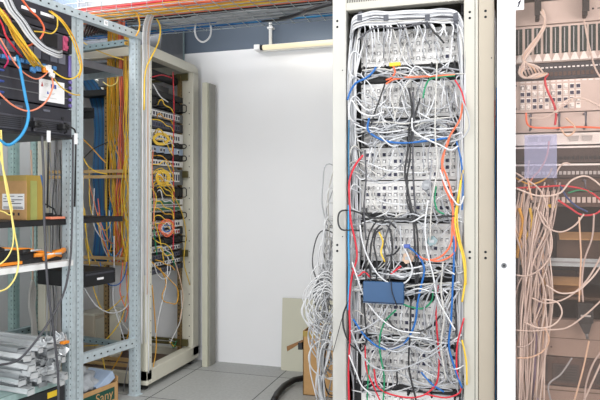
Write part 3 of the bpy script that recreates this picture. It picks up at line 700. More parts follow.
LC('power_lead', [(42,136),(43.5,170),(44,210),(45.5,250),(48,290),(54,335),(58,372),(58.5,405)], .0062, 'dgrey', 'dark grey power cord hanging straight down past the shelves')
LC('power_lead', [(73,135,-.03),(72.5,180,-.03),(72,225,-.035),(70,262,-.05),(63,295),(50,320),(35,342),(18,360),(-6,366)], .0055, 'dgrey', 'black cord swinging left across the aluminium rails')
LC('patch_lead', [(41,175),(43,186),(44,205),(43.5,220)], .0035, 'blue', 'short blue lead beside the small carton', v=-.06)
# loose connectors bunch
for i,(px,py,c) in enumerate(((47,68,'white_plastic'),(50,71,'white_plastic'),(52,75,'white_plastic'),(45,70,'orange_plastic'),(38,69,'cyan_plastic'),(33,70,'cyan_plastic'))):
    p = PG(px,py,-.075); b = MB(); b.box(-.008,.008,-.014,.014,-.012,.012,c=.003)
    tag(b.build('fibre_connector', M[c], matrix=Matrix.Translation(p) @ Matrix.Rotation(rr(-.5,.5),4,'X')), {'white_plastic':'white fibre connector in the bunch above the white sticker','orange_plastic':'orange fibre connector in the bunch above the white sticker','cyan_plastic':'blue fibre connector in the row left of the bunch'}[c], 'connector', c.split('_')[0]+' fibre connectors')
# behind the left bay: cables on the rear uprights
for i,(px,c) in enumerate(((50,'grey'),(53,'dgrey'),(47,'lgrey'),(56,'grey'),(61,'black'))):
    cable('hanging_cable', [PG(px+rr(-2,2), y, .55) for y in (150,175,200,235,270,305,345)], .004, c, ['grey cable hanging behind the left bay','dark grey cable hanging behind the left bay','pale grey cable hanging behind the left bay','second grey cable behind the left bay near the upright','black cable hanging behind the left bay near the upright'][i])
cable('hanging_cable', [PG(31,150,.8), PG(33,230,.8), PG(32.5,285,.8)], .006, 'tan', 'beige cord running down the rear upright')
for dx in (-1.5, 0, 1.5, 3): cable('hanging_cable', [PG(32.5,280,.8), PG(32+dx,290,.78), PG(31+dx,305,.78), PG(33+dx*.7,320,.78), PG(34+dx,340,.78)], .009, 'offwhite', 'folded beige cord bunched on the rear upright', 'bunched beige cord')
# ---- middle bay cables, inside the open side of the corner rack
def MC(name, pts, r, col, label, group=None, Y=3.33):
    return cable(name, [PY(p[0], p[1], p[2] if len(p) > 2 else Y) for p in pts], r, col, label, group)
def wob(x, ys, a): return [(x + rr(-a,a), y) for y in ys]
for i in range(11):
    x = 107.5+i*1.05
    MC('fibre_cable', [(x+2,14,3.25)] + wob(x, (40,75,105,135), .6) + wob(x+rr(-3,9), (165,195), 2.5) + wob(x+rr(-6,14), (230,262), 3), .0042, ['amber','yellow','gold','amber'][i%4], 'amber fibre in the thick bundle dropping from the tray', 'amber fibres in the middle bay', 3.31+rr(0,.04))
for i in range(7):
    x = 118.5+i*1.0
    MC('fibre_cable', [(x,16,3.25)] + wob(x+.5, (45,80,110), .8) + wob(x, (140,170), 1.2) + wob(x-3, (200,225), 3) + wob(x, (262,), 5), .0042, ['orange','salmon','orange','brick'][i%4], 'orange fibre in the strand dropping from the tray', 'orange fibres in the middle bay', 3.32+rr(-.02,.03))
for i in range(6):
    x = 120+i*.9
    MC('patch_lead', [(x+2,22,3.3)] + wob(x+2, (60,95,120), 1) + wob(x-4, (150,175), 3) + wob(x-10, (205,235,262), 4), .0042, ['blue','sky','blue'][i%3], 'blue lead between the orange strand and the amber bundle', 'blue leads in the middle bay', 3.36)
for i in range(16):
    d = i*.95
    MC('patch_lead', [(78+d*.6,74,3.5), (86+d,88,3.5), (92+d*.9,105,3.48), (95+d*.8,130,3.46), (94+d*.8,155,3.46), (93+d,178,3.45), (96+d*.8,205,3.44), (95+d,235,3.42), (92+d*1.2,262,3.42)], .0055, ['teal','navy','teal','blue','violet' if i < 4 else 'teal'][i%5], 'dark blue cable in the broad curving bundle of the middle bay', 'dark blue bundle in the middle bay')
for i in range(10):
    x = 124+i*.75
    MC('fibre_cable', [(x,30,3.28)] + wob(x+.5, (62,95,125), 1.2) + wob(x, (150,170,190,210,232), 3.2) + wob(x+1, (255,275), 2), .0032, ['yellow','gold','yellow','amber'][i%4], 'wavy yellow fibre beside the far perforated upright', 'wavy yellow fibres in the middle bay', 3.29)
for i in range(8):
    a, e = rr(84,100), rr(108,130); y = 225 + i*5
    MC('fibre_cable', [(a,y-rr(20,60)), ((a+e)/2-6,y-5), ((a+e)/2+4,y+rr(5,14)), (e,y-rr(-5,25))], .003, ['yellow','salmon','white','amber','sky','orange','offwhite','yellow'][i], ['yellow','salmon','white','amber','sky blue','orange','off-white','second yellow'][i]+' lead looping across the middle bay above the tan bars', None, 3.30)
for i,(pts,c,lb) in enumerate((
  ([(85,238),(88,255),(91,272),(96,296),(105,311),(114,306),(124,296)],'gold','yellow lead drooping left below the tan bars'),
  ([(129,235),(129,268),(127,295),(121,320),(112,333),(100,344),(84,346)],'yellow','long yellow lead arching to the bottom of the middle bay'),
  ([(131,262),(130,300),(128,335),(122,352),(112,370)],'amber','amber lead falling beside the far upright to the carton'),
  ([(100,347),(103,360),(106,372),(110,380)],'gold','short yellow lead hanging below the bottom beam'),
  ([(80,278),(88,294),(98,307),(112,313),(124,309),(131,300)],'white','white lead swagged low across the middle bay'),
  ([(114,236),(114,270),(113.5,303),(119,322),(125,342)],'white','white lead hanging straight down the middle bay'),
  ([(116,310),(121,320),(128,330),(132,333)],'offwhite','short off-white lead crossing near the bottom beam'),
  ([(100,262),(103,276),(110,285),(119,284),(125,274),(127,262)],'blue','blue lead loop in front of the black device box'),
  ([(123,262),(121,280),(120,292),(124,304),(128,311)],'orange','orange lead loop low in the middle bay'),
  ([(126,262),(127,290),(128,310),(125,322)],'salmon','salmon lead low beside the far upright'),
  ([(133,345),(127,370),(122,398)],'grey','grey lead slanting down past the bottom beam'),
  ([(82,138),(92,148),(101,158),(106,163)],'amber','amber lead slanting over the violet cables'),
  ([(82,155),(88,166),(97,172),(107,174)],'yellow','yellow lead lying on the upper tan bars'),
  ([(80,40),(92,48),(106,54),(124,60)],'gold','thin yellow fibre slung under the top beam'),
  ([(82,160),(92,150),(108,142)],'black','black strap slanting over the blue bundle'),
  ([(103,82),(110,86),(117,82),(118,75)],'pale','pale lead loop hanging under the grey shelf'),
  ([(83,178),(83,205),(87,240),(90,268)],'yellow','yellow lead hanging close to the near upright'))):
    MC('fibre_cable', pts, .0036, c, lb, None, 3.24 if i not in (4,7,13) else 3.2)
for i in range(7):
    MC('data_cable', [(82+i*3,38-i,3.2), (90+i*2.2,24+i,3.3), (98+i*2,32,3.4), (104+i*2,24,3.4)], .007, 'black', 'black cable coiled behind the top beam', 'black cables behind the top beam')
# pale cables down the beige post
for i in range(6):
    x = 143+i*1.35
    pts = [PY(x+6,11,3.22), PX(x+1.5,22,-1.955), PX(x,60,-1.96), PX(x-.6,110,-1.96), PX(x-1+rr(-.5,.5),160,-1.962), PX(x-1,215,-1.965), PX(x-1.2,rr(250,385),-1.966)]
    cable('data_cable', pts, .0036, ['white','offwhite','lgrey','white','tan','white','offwhite'][i], 'pale cable running down the beige post of the corner rack', 'pale cables on the beige post')
cable('data_cable', [PY(154,14,3.3), PX(160,26,-1.93), PX(159,40,-1.93), PX(153,54,-1.94), PX(147,66,-1.95), PX(144,110,-1.955)], .0048, 'yellow', 'yellow cable bowing out above the beige post')
cable('data_cable', [PY(128,10,3.15), PX(138,16,-1.96), PX(139,30,-1.97), PX(136,36,-1.98)], .005, 'amber', 'amber cable dropping onto the end of the top beam')
# corner rack cables
def RC(name, pts, r, col, label, group=None, X=-2.0):
    return cable(name, [PX(p[0], p[1], p[2] if len(p) > 2 else X) for p in pts], r, col, label, group)
for i in range(26):
    y = [104,118,122,131,136,139,145,158,163,170,172,176,178,181,184,186,190,196,203,211,216,225,240,246,252,262][i]; s = rr(6,16)
    RC('fibre_cable', [(152+rr(-1,6),y+rr(-3,3),-2.03), (158+rr(-2,3),y-rr(-2,6)), (165+rr(-2,2),y+rr(-2,7)), (171+rr(-1,2),y+s*.6), (174+rr(-2,1),y+s)], .0034, ['yellow','amber','yellow','gold','yellow','white'][i%6], 'yellow or white fibre crossing the panels of the corner rack', 'fibres across the corner rack panels')
for (cx,cy,rx,ry,k) in ((161,139,8,6,4),(163,178,7,8,5)):
    for j in range(k):
        RC('fibre_cable', [(cx+(rx-j*.6)*math.cos(a*PI/4), cy+(ry-j*.7)*math.sin(a*PI/4)) for a in range(-2,8)], .0034, ['yellow','gold'][j%2], ['yellow fibre coil in front of the pale grey switch','yellow fibre coil in the middle of the corner rack'][0 if cy == 139 else 1], 'coil at %d' % cy if False else ('upper yellow coil' if cy == 139 else 'middle yellow coil'))
for j in range(5):
    RC('patch_lead', [(166.5+(9.5-j*1.2)*math.cos(a*PI/4+j*.5)*.8+rr(-1.2,1.2), 228+(7.5-j*.9)*math.sin(a*PI/4+j*.5)+rr(-1.2,1.2)) for a in range(0,9)], .0045, ['orange','orange','salmon','white','blue'][j], ['orange lead outermost in the round coil of the corner rack','second orange lead inside the round coil','salmon lead in the round coil of the corner rack','white lead in the round coil of the corner rack','blue lead innermost in the round orange coil'][j])
for i,(pts,c,lb) in enumerate((
  ([(173,72,-2.02),(174,110),(173,160),(174,210),(173,250)],'red','red cable running down the far rail of the corner rack'),
  ([(152,77,-2.03),(162,75,-2.03),(172,78,-2.03)],'red','thin red lead near the top of the corner rack'),
  ([(150,186),(156,196),(154,215),(160,240),(164,262)],'yellow','long yellow fibre down the near side of the corner rack'),
  ([(152,262),(160,270),(170,280),(178,292),(177,302),(170,303),(162,297),(166,284),(160,268)],'amber','amber loop hanging below the lowest switch'),
  ([(154,264),(158,275),(164,279),(170,272),(168,258),(160,250)],'white','white lead loop at the lowest grey panels'),
  ([(168,262),(166,285),(160,310),(155,338)],'white','white lead hanging into the empty bottom of the corner rack'),
  ([(181,290),(181,318),(174,335),(170,343)],'offwhite','off-white lead with plug hanging near the far rail'),
  ([(152,285),(155,320),(156,350),(152,373)],'amber','amber fibre hanging to the rack floor'),
  ([(175,262),(179,275),(183,298),(180,320)],'tan','tan lead falling beside the far post'),
  ([(173,195),(181,210),(186,232),(184,262),(190,285)],'gold','thin yellow lead bowing towards the far post'),
  ([(166,252),(172,258),(175,266)],'green','green lead near the lowest organizer'),
  ([(153,225),(155,240),(157,255)],'green','green lead at the near edge below the green strips'),
  ([(168,102,-1.99),(160,96,-1.99),(153,84,-2.0)],'white','white lead hooked over the topmost organizer'),
  ([(153,150),(152,175),(154,200),(153,230)],'salmon','salmon lead along the near edge of the corner rack'))):
    RC('patch_lead', pts, .0036, c, lb, None, -2.005)
for i in range(9):
    RC('fibre_cable', [(172+rr(-3,3),340+rr(-1,4),-2.15), (176+rr(-3,4),345+rr(-3,3),-2.12), (180+rr(-3,3),342+rr(-2,5),-2.1), (184+rr(-3,2),346+rr(-2,3),-2.08)], .003, ['green','yellow','white'][i%3], 'scrap of lead lying on the bottom rail of the corner rack', 'cable scraps on the bottom rail')
# ================================================================ CENTRAL RACK
CX0, CX1, CYF, CD, CZ = -.721, -.045, 2.86, .80, 2.19
CR = empty('server_rack', 'doorless beige rack in the centre stuffed with white patch cables', 'server rack', ((CX0+CX1)/2, CYF+CD/2, 0)); I = CR.matrix_basis.inverted()
def dots(b, x, y, zs, r=.006, mi=1, off=.0006):
    for z in zs:
        b.quad([(x+r*math.cos(2*PI*k/10), y-off, z+r*math.sin(2*PI*k/10)) for k in range(10)], mi)
def zc(px, py, Y): return PY(px, py, Y).z
PW = .067
b = MB(); b.box(CX0, CX0+PW, CYF, CYF+.06, .03, CZ, c=.004); dots(b, CX0+.024, CYF, [zc(338,21,CYF), zc(338,27,CYF), zc(338,245,CYF), zc(338,251,CYF)]); dots(b, CX0+.05, CYF, [1.8, 1.0], .003)
b.build('post', [M['beige_pale'], M['hole']], CR, I)
b = MB(); b.box(CX1-.062, CX1, CYF, CYF+.06, .03, CZ, c=.004); dots(b, CX1-.036, CYF, [zc(471,12,CYF), zc(471,18,CYF), zc(471,252,CYF), zc(471,258,CYF)]); b.box(CX1-.0145, CX1-.012, CYF-.0006, CYF, .03, CZ, 1)
b.build('post', [M['beige_centre'], M['hole']], CR, I)
for x in (CX0, CX1-.06): MB().box(x, x+.06, CYF+CD-.06, CYF+CD, .03, CZ).build('post', M['beige_centre'], CR, I)
z0 = zc(348, 10.5, CYF)
b = MB(); b.box(CX0+PW, CX1-.062, CYF, CYF+.05, z0, CZ, c=.003)
for i in range(40): 
    x = CX0+PW+.005+i*.0085
    if x < -.29: b.box(x, x+.004, CYF-.0006, CYF, z0+.036, CZ-.02, 1)
b.build('header', [M['beige_centre'], M['hole']], CR, I)
MB().box(CX0+PW, CX1-.062, CYF, CYF+.05, .03, .13, c=.003).build('plinth', M['beige_centre'], CR, I)
MB().box(CX0, CX1, CYF+.05, CYF+CD, CZ-.02, CZ).build('roof', M['beige_centre'], CR, I)
MB().box(CX0+.004, CX0+.012, CYF+.06, CYF+CD-.06, .05, CZ-.02).build('side_panel', M['beige_centre'], CR, I)
MB().box(CX1-.012, CX1-.004, CYF+.06, CYF+CD-.06, .05, CZ-.02).build('side_panel', M['beige_centre'], CR, I)
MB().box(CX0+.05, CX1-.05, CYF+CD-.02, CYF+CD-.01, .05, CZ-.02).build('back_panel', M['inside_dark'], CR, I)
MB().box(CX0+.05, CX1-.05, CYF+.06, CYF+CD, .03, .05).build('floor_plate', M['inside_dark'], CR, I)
PYF = 2.93; PLX, PRX = -.594, -.124
for x in (PLX-.023, PRX+.013):
    b = MB(); b.box(x-.012, x+.022, PYF+.006, PYF+.04, .06, 2.12); holes(b, (x-.004, PYF+.0055, .1), (1,0,0), (0,0,.022), 90, (0,-1,0), .007, .007)
    b.build('mounting_rail', [M['black'], M['hole']], CR, I)

def zp(py, px=410, Y=PYF): return PY(px, py, Y).z
# jack meshes, origin at the centre of the front of the faceplate
def jackmesh(kind):
    b = MB()
    if kind == 'open': b.box(-.0095,.0095,-.006,0,-.0125,.0125,0,c=.0015); b.box(-.0078,.0078,-.0066,-.006,-.0095,.007,1)
    elif kind == 'part': b.box(-.0095,.0095,-.006,0,-.0125,.0125,0,c=.0015); b.box(-.0078,.0078,-.0066,-.006,-.0095,.0075,2); b.box(-.0045,.0055,-.012,-.006,-.0085,.003,0)
    elif kind == 'plugged': b.box(-.0095,.0095,-.006,0,-.0125,.0125,0,c=.0015); b.box(-.0065,.0065,-.0066,-.006,-.008,.0055,3); b.box(-.0058,.0045,-.020,-.006,-.0075,.003,0,c=.001)
    else: b.box(-.0095,.0095,-.005,0,-.0125,.0125,0,c=.0015); b.box(-.006,.006,-.0055,-.005,.004,.008,2)
    return b.mesh('jack', [M['jack_white'], M['jack_navy'], M['jack_shadow'], M['chassis']])
JM = {k: jackmesh(k) for k in ('open','part','plugged','blank')}
PANELS = {}
def patch_panel(label, ya, yb, rows, cols=16, weights=(.2,.4,.3,.1), xa=PLX, xb=PRX, Y=PYF, m='panel_white', cols_range=None, parent_group=None):
    px = 410 if xa < -.3 else 555
    z1, z0 = PY(px, ya, Y).z, PY(px, yb, Y).z
    root = empty('patch_bay', label, 'patch bay', ((xa+xb)/2, Y, z0)); I = root.matrix_basis.inverted()
    MB().box(xa, xb, Y, Y+.03, z0+.001, z1-.001, c=.0015).build('faceplate', M[m], root, I)
    b = MB()
    for c in range(cols): 
        x = xa+.02+(xb-xa-.04)*(c+.5)/cols; b.box(x-.009, x+.009, Y-.001, Y, z1-.010, z1-.004)
        
    b.build('label_strip', M['label_white'], root, I)
    b = MB()
    for xx in (xa+.006, xb-.006):
        for zz in (z0+.02, z1-.02): b.cyl((xx, Y-.003, zz), (xx, Y, zz), .004, n=8)
    b.build('rack_screws', M['steel_grey'], root, I)
    ports = []
    for rI in range(rows):
        for c in range(cols):
            if cols_range and not (cols_range[0] <= c < cols_range[1]): continue
            x = xa+.02+(xb-xa-.04)*(c+.5)/cols; z = z0+.012+(z1-z0-.030)*(rI+.5)/rows
            k = R_.choices(('open','part','plugged','blank'), weights)[0]
            o = bpy.data.objects.new('jack', JM[k]); COL.objects.link(o); o.parent = root; o.location = (x-(xa+xb)/2, 0, z-z0)
            ports.append(Vector((x, Y-.02, z)))
    return ports
P1 = patch_panel('topmost white patch panel of the central rack', 29, 65, 4, weights=(.03,.32,.4,.25))
P2 = patch_panel('second white patch panel of the central rack, above the blue looping cable', 82, 117.5, 4, weights=(.04,.46,.3,.2))
P3 = patch_panel('third white patch panel of the central rack with navy sockets', 147, 180, 4, weights=(.25,.45,.1,.2))
P4 = patch_panel('fourth white patch panel of the central rack, just under the thin dark seam', 180.8, 213, 4, weights=(.34,.4,.1,.16))
P5 = patch_panel('fifth white patch panel of the central rack behind black vertical cords', 223, 262, 4, weights=(.3,.4,.2,.1))
P6 = patch_panel('sixth white patch panel of the central rack, below the blue box', 300, 336, 4, weights=(.38,.3,.2,.12))
P7 = patch_panel('seventh white patch panel of the central rack, under the red sagging cable', 346, 385, 4, weights=(.25,.35,.3,.1))
P8 = patch_panel('lowest white patch panel of the central rack, cut by the picture edge', 392, 428, 4, weights=(.15,.4,.35,.1))
def organizer(label, ya, yb, m='black'):
    z1, z0 = zp(ya), zp(yb); root = empty('cable_organizer', label, 'cable organizer', ((PLX+PRX)/2, PYF, z0)); I = root.matrix_basis.inverted()
    MB().box(PLX, PRX, PYF+.005, PYF+.02, z0+.001, z1-.001).build('back_plate', M[m], root, I)
    for f in (.05, .27, .5, .73, .95):
        x = PLX+(PRX-PLX)*f; zm = (z0+z1)/2; h = (z1-z0)*.44
        MB().tube([(x, PYF+.005, zm-h),(x, PYF-.06, zm-h),(x, PYF-.075, zm-h+.008),(x, PYF-.075, zm+h-.008),(x, PYF-.06, zm+h),(x, PYF+.005, zm+h)], .005, n=6).build('hoop', M['black_soft'], root, I)
organizer('black organizer between the two topmost panels of the central rack', 66, 81)
organizer('grey organizer behind the blue looping cable in the central rack', 118.5, 132, 'chassis_light')
organizer('pale grey organizer above the third panel of the central rack', 132.5, 146, 'jack_grey')
organizer('black organizer below the fourth panel of the central rack', 213.5, 222.5)
organizer('black organizer between the fifth panel and the blue box', 263, 281)
organizer('black organizer just above the sixth panel of the central rack', 281.5, 299.5)
organizer('black organizer under the sixth panel of the central rack', 336.5, 345.5)
organizer('lowest black organizer of the central rack', 385.5, 391.5)
ORG = [(73,'first organizer'),(125,'second organizer'),(139,'third organizer'),(217,'organizer below the fourth panel'),(272,'organizer above the blue box'),(290,'organizer above the sixth panel'),(341,'organizer under the sixth panel')]
# straps on the top bundle
for i,(px) in enumerate((361,387,428,456)):
    c = PY(px, 20, 2.875); b = MB()
    ring = [(.030*math.cos(a*PI/8), .040*math.sin(a*PI/8)) for a in range(16)]
    for a in range(16):
        (y0,z0_),(y1,z1_) = ring[a], ring[(a+1)%16]
        b.quad([c+Vector((-.009,y0,z0_)), c+Vector((.009,y0,z0_)), c+Vector((.009,y1,z1_)), c+Vector((-.009,y1,z1_))])
    b.box(c.x-.011, c.x+.011, c.y-.034, c.y-.029, c.z-.012, c.z+.016)
    tag(b.build('hook_strap', M['strap']), ['grey strap at the left end of the top cable bundle','grey strap second from the left on the top cable bundle','grey strap right of the middle of the top cable bundle','grey strap at the right end of the top cable bundle'][i], 'strap')

N = [0]
def CC(pts, r, col, label, group=None, Y=2.86, name='patch_cable', plug=None):
    N[0] += 1
    return cable(name, [PY(p[0], p[1], p[2] if len(p) > 2 else Y) if not isinstance(p, Vector) else p for p in pts], r, col, label, group, plug=plug)
W = ['white','lgrey','white','grey','offwhite','lgrey','white']
W2 = ['white','lgrey','offwhite','grey','white','lgrey','dgrey']
def wcol(i): return W[i % len(W)]
# 1 top horizontal bundle
for i in range(22):
    y = 12.5+ (i%11)*1.15; Yd = 2.848+ (i//11)*.03; w_ = lambda: rr(-1.3,1.3)
    CC([(351+rr(-1,2),y+10+rr(0,14),Yd+.03), (354,y+5,Yd), (363,y+1.5+w_()*.5,Yd), (374,y+w_(),Yd), (387,y+w_()*.4,Yd), (408,y-1+w_()*1.3,Yd), (428,y-2+w_()*.4,Yd), (442,y-2.5+w_(),Yd), (456,y-1+w_()*.4,Yd+.01), (463,y+8+rr(0,8),Yd+.02), (464.5,y+24+rr(0,18),Yd+.03)], rr(.0032,.005), ['white','lgrey','white','grey','lgrey','white','dgrey','lgrey','offwhite','grey'][i%10], 'pale cable in the thick bundle under the header of the central rack', 'top bundle of the central rack', name='bundle_cable')
# 2 drops from the bundle into panel 1
idx = R_.sample(range(len(P1)), 30)
for i, k in enumerate(idx):
    p = P1[k]; q = pxof(p); x0 = q[0]+rr(-9,9)
    CC([(x0-4,22,2.87), (x0,27,2.845), ((x0+q[0])/2+rr(-2,2),(31+q[1])/2,2.85), (q[0],q[1]-4,2.885), p], .0034, wcol(i), 'white patch cable dropping from the top bundle into the topmost panel', 'drops into the topmost panel', plug=-1)
# generic: port -> sideways to channel
def toside(ports, n, side, label, group, ymin, ymax, r=.0034):
    for i, k in enumerate(R_.sample(range(len(ports)), n)):
        p = ports[k]; q = pxof(p); sx = rr(350,358) if side == 'L' else rr(459.5,465); ye = rr(ymin, ymax)
        mid = (q[0]*.45+sx*.55, q[1]*.6+ye*.4+rr(2,14), 2.84+rr(-.02,.02))
        CC([p, (q[0]+(2 if side=='R' else -2), q[1]+rr(1,4), 2.875), mid, (sx, ye, 2.875+rr(-.01,.03)), (sx+rr(-2,2), ye+rr(25,60), 2.89+rr(-.01,.03))], r, wcol(i), label, group, plug=0)
# ports to the organizer, short messy arcs
def toorg(ports, n, yo, label, group, r=.0031, spread=26):
    for i, k in enumerate(R_.sample(range(len(ports)), n)):
        p = ports[k]; q = pxof(p); xo = min(458, max(362, q[0]+rr(-spread,spread)))
        s = 1 if yo > q[1] else -1
        CC([p, (q[0]+rr(-1,1), q[1]+s*3, 2.872), ((q[0]*.6+xo*.4)+rr(-3,3), q[1]*.35+yo*.65, 2.845), (xo, yo+rr(-3,3), 2.86), (min(464,max(352,xo+rr(-34,34))), yo+rr(-5,5), 2.875)], r, wcol(i), label, group, plug=0)
toorg(P1, 9, 73, 'white cable from the topmost panel down into the first organizer', 'topmost panel to first organizer')
toorg(P2, 22, 74, 'white cable from the second panel up into the first organizer', 'second panel to first organizer')
toorg(P2, 22, 129, 'white cable from the second panel down into the organizer below', 'second panel to second organizer')
toorg(P3, 18, 135, 'white cable from the third panel up into the organizer above', 'third panel to organizer above')
toorg(P4, 14, 217, 'white cable from the fourth panel down to the black organizer', 'fourth panel to organizer below')
toorg(P5, 10, 219, 'white cable from the fifth panel up to the black organizer', 'fifth panel to organizer above')
toorg(P5, 20, 274, 'white cable from the fifth panel into the dark gap beside the blue box', 'fifth panel to the dark gap')
toorg(P6, 22, 288, 'white cable from the sixth panel up beside the blue box', 'sixth panel to the dark gap')
toorg(P6, 14, 341, 'white cable from the sixth panel down to the organizer under it', 'sixth panel to organizer below')
toorg(P7, 18, 341, 'white cable from the seventh panel up to the organizer over it', 'seventh panel to organizer above')
toorg(P7, 16, 390, 'white cable from the seventh panel down to the lowest organizer', 'seventh panel to lowest organizer')
toside(P2, 6, 'L', 'white cable from the second panel into the left channel', 'second panel to left channel', 95, 125)
toside(P2, 5, 'R', 'white cable from the second panel into the right channel', 'second panel to right channel', 95, 130)
toside(P3, 5, 'L', 'white cable from the third panel into the left channel', 'third panel to left channel', 160, 185)
toside(P4, 5, 'R', 'white cable from the fourth panel into the right channel', 'fourth panel to right channel', 190, 215)
toside(P6, 6, 'L', 'white cable from the sixth panel into the left channel', 'sixth panel to left channel', 310, 345)
toside(P7, 7, 'R', 'white cable from the seventh panel into the right channel', 'seventh panel to right channel', 350, 385)
for (yo, nm) in ORG:
    for i in range(9 if yo in (125,139,272,290) else 6):
        a, e = rr(352,385), rr(430,464); n_ = 5
        CC([(a+(e-a)*k/n_+rr(-3,3), yo+rr(-6,6)-(a+(e-a)*k/n_-410)*.06, 2.85+rr(-.03,.02)) for k in range(n_+1)], .0036, W2[i%6], 'pale cable lying along the '+nm+' of the central rack', 'cables along the '+nm, name='organizer_cable')
# channels
for i in range(20):
    x = rr(350,360); y = 18+i*1.5
    CC([(x+rr(0,6),y+4,2.88), (x-2,y+30,2.865), (max(348.8,x-rr(2,5)),y+rr(70,95),2.87), (max(349,x+rr(-4,3)),y+rr(120,160),2.88), (x+rr(-2,3),y+rr(190,240),2.885), (x+rr(-2,3),min(405,y+rr(280,360)),2.89)], .0036, W2[i%7], 'pale cable running down the left channel of the central rack', 'left channel cables', name='channel_cable')
for i in range(20):
    x = rr(459,464); y = 16+i*2
    CC([(x-rr(0,4),y,2.88), (x+1,y+26,2.865), (min(466.5,x+rr(0,5)),y+rr(60,95),2.865), (x+rr(-3,2),y+rr(120,170),2.87), (x+rr(-5,1),y+rr(200,250),2.88), (x+rr(-3,1),min(405,y+rr(290,370)),2.885)], .0036, W2[(i+2)%7], 'pale cable running down the right channel of the central rack', 'right channel cables', name='channel_cable')
for i in range(9):
    y = 60+i*22+rr(-6,6)
    CC([(362,y,2.88), (354,y-6,2.85), (349.5,y+4,2.84), (351,y+17,2.845), (360,y+22,2.87)], .0034, wcol(i), 'short white loop bulging into the left channel', 'left channel loops', name='channel_cable')
# long white sags
for i,pts in enumerate((
  [(360,225),(362,240),(370,262),(384,280),(396,285),(406,282),(412,272),(409,258),(402,244)],
  [(351,330),(358,348),(372,366),(390,371),(410,366),(432,355),(446,345)],
  [(428,200),(425,225),(427,250),(433,275),(438,300),(448,318),(455,330)],
  [(432,160),(430,185),(432,205),(438,222)],
  [(437,60),(436,90),(435,130),(437,170),(432,200),(430,240)],
  [(400,225),(401,245),(400,262)],
  [(412,130),(424,138),(440,145),(452,150),(458,146)],
  [(412,118),(413,130),(420,136),(430,140)],
  [(391,300),(380,318),(366,328),(354,332)],
  [(352,262),(358,280),(366,300),(380,318),(398,330),(420,333)],
  [(437,280),(436,300),(433,330),(437,352),(446,372)],
  [(443,262),(441,290),(444,315),(441,345),(446,380)],
  [(462,100),(468,115),(469,128),(462,138),(450,142)],
  [(440,170),(446,186),(453,199),(459,205),(464,196)],
  [(349,355),(356,372),(362,386),(372,395)],
  [(380,345),(396,352),(412,346),(428,352),(444,342)],
  [(352,100),(360,112),(372,116),(384,112)],
  [(450,260),(440,275),(430,292),(424,310),(425,330)])):
    CC(pts, .0038, wcol(i), ['long white cable sagging below the fifth panel in front of the blue box','long white cable sagging across the seventh panel','white cable slanting right below the grey clump','white lead passing right of the grey adapter','long white lead falling from the topmost panel past the grey adapter','short white lead hanging in the middle of the fifth panel','white lead slanting to the right channel over the third panel','white lead crossing below the blue looping cable','white lead curving from the blue box to the left channel','white lead sweeping under the blue box','white lead falling right of centre over the sixth panel','white lead falling near the blue vertical cable','white lead bulging over the right channel at the second panel','white lead curling below the third panel at right','white lead at the bottom of the left channel','wavy white lead along the organizer under the sixth panel','white lead curving under the second panel at left','white lead looping left from the right channel'][i], None, 2.815)
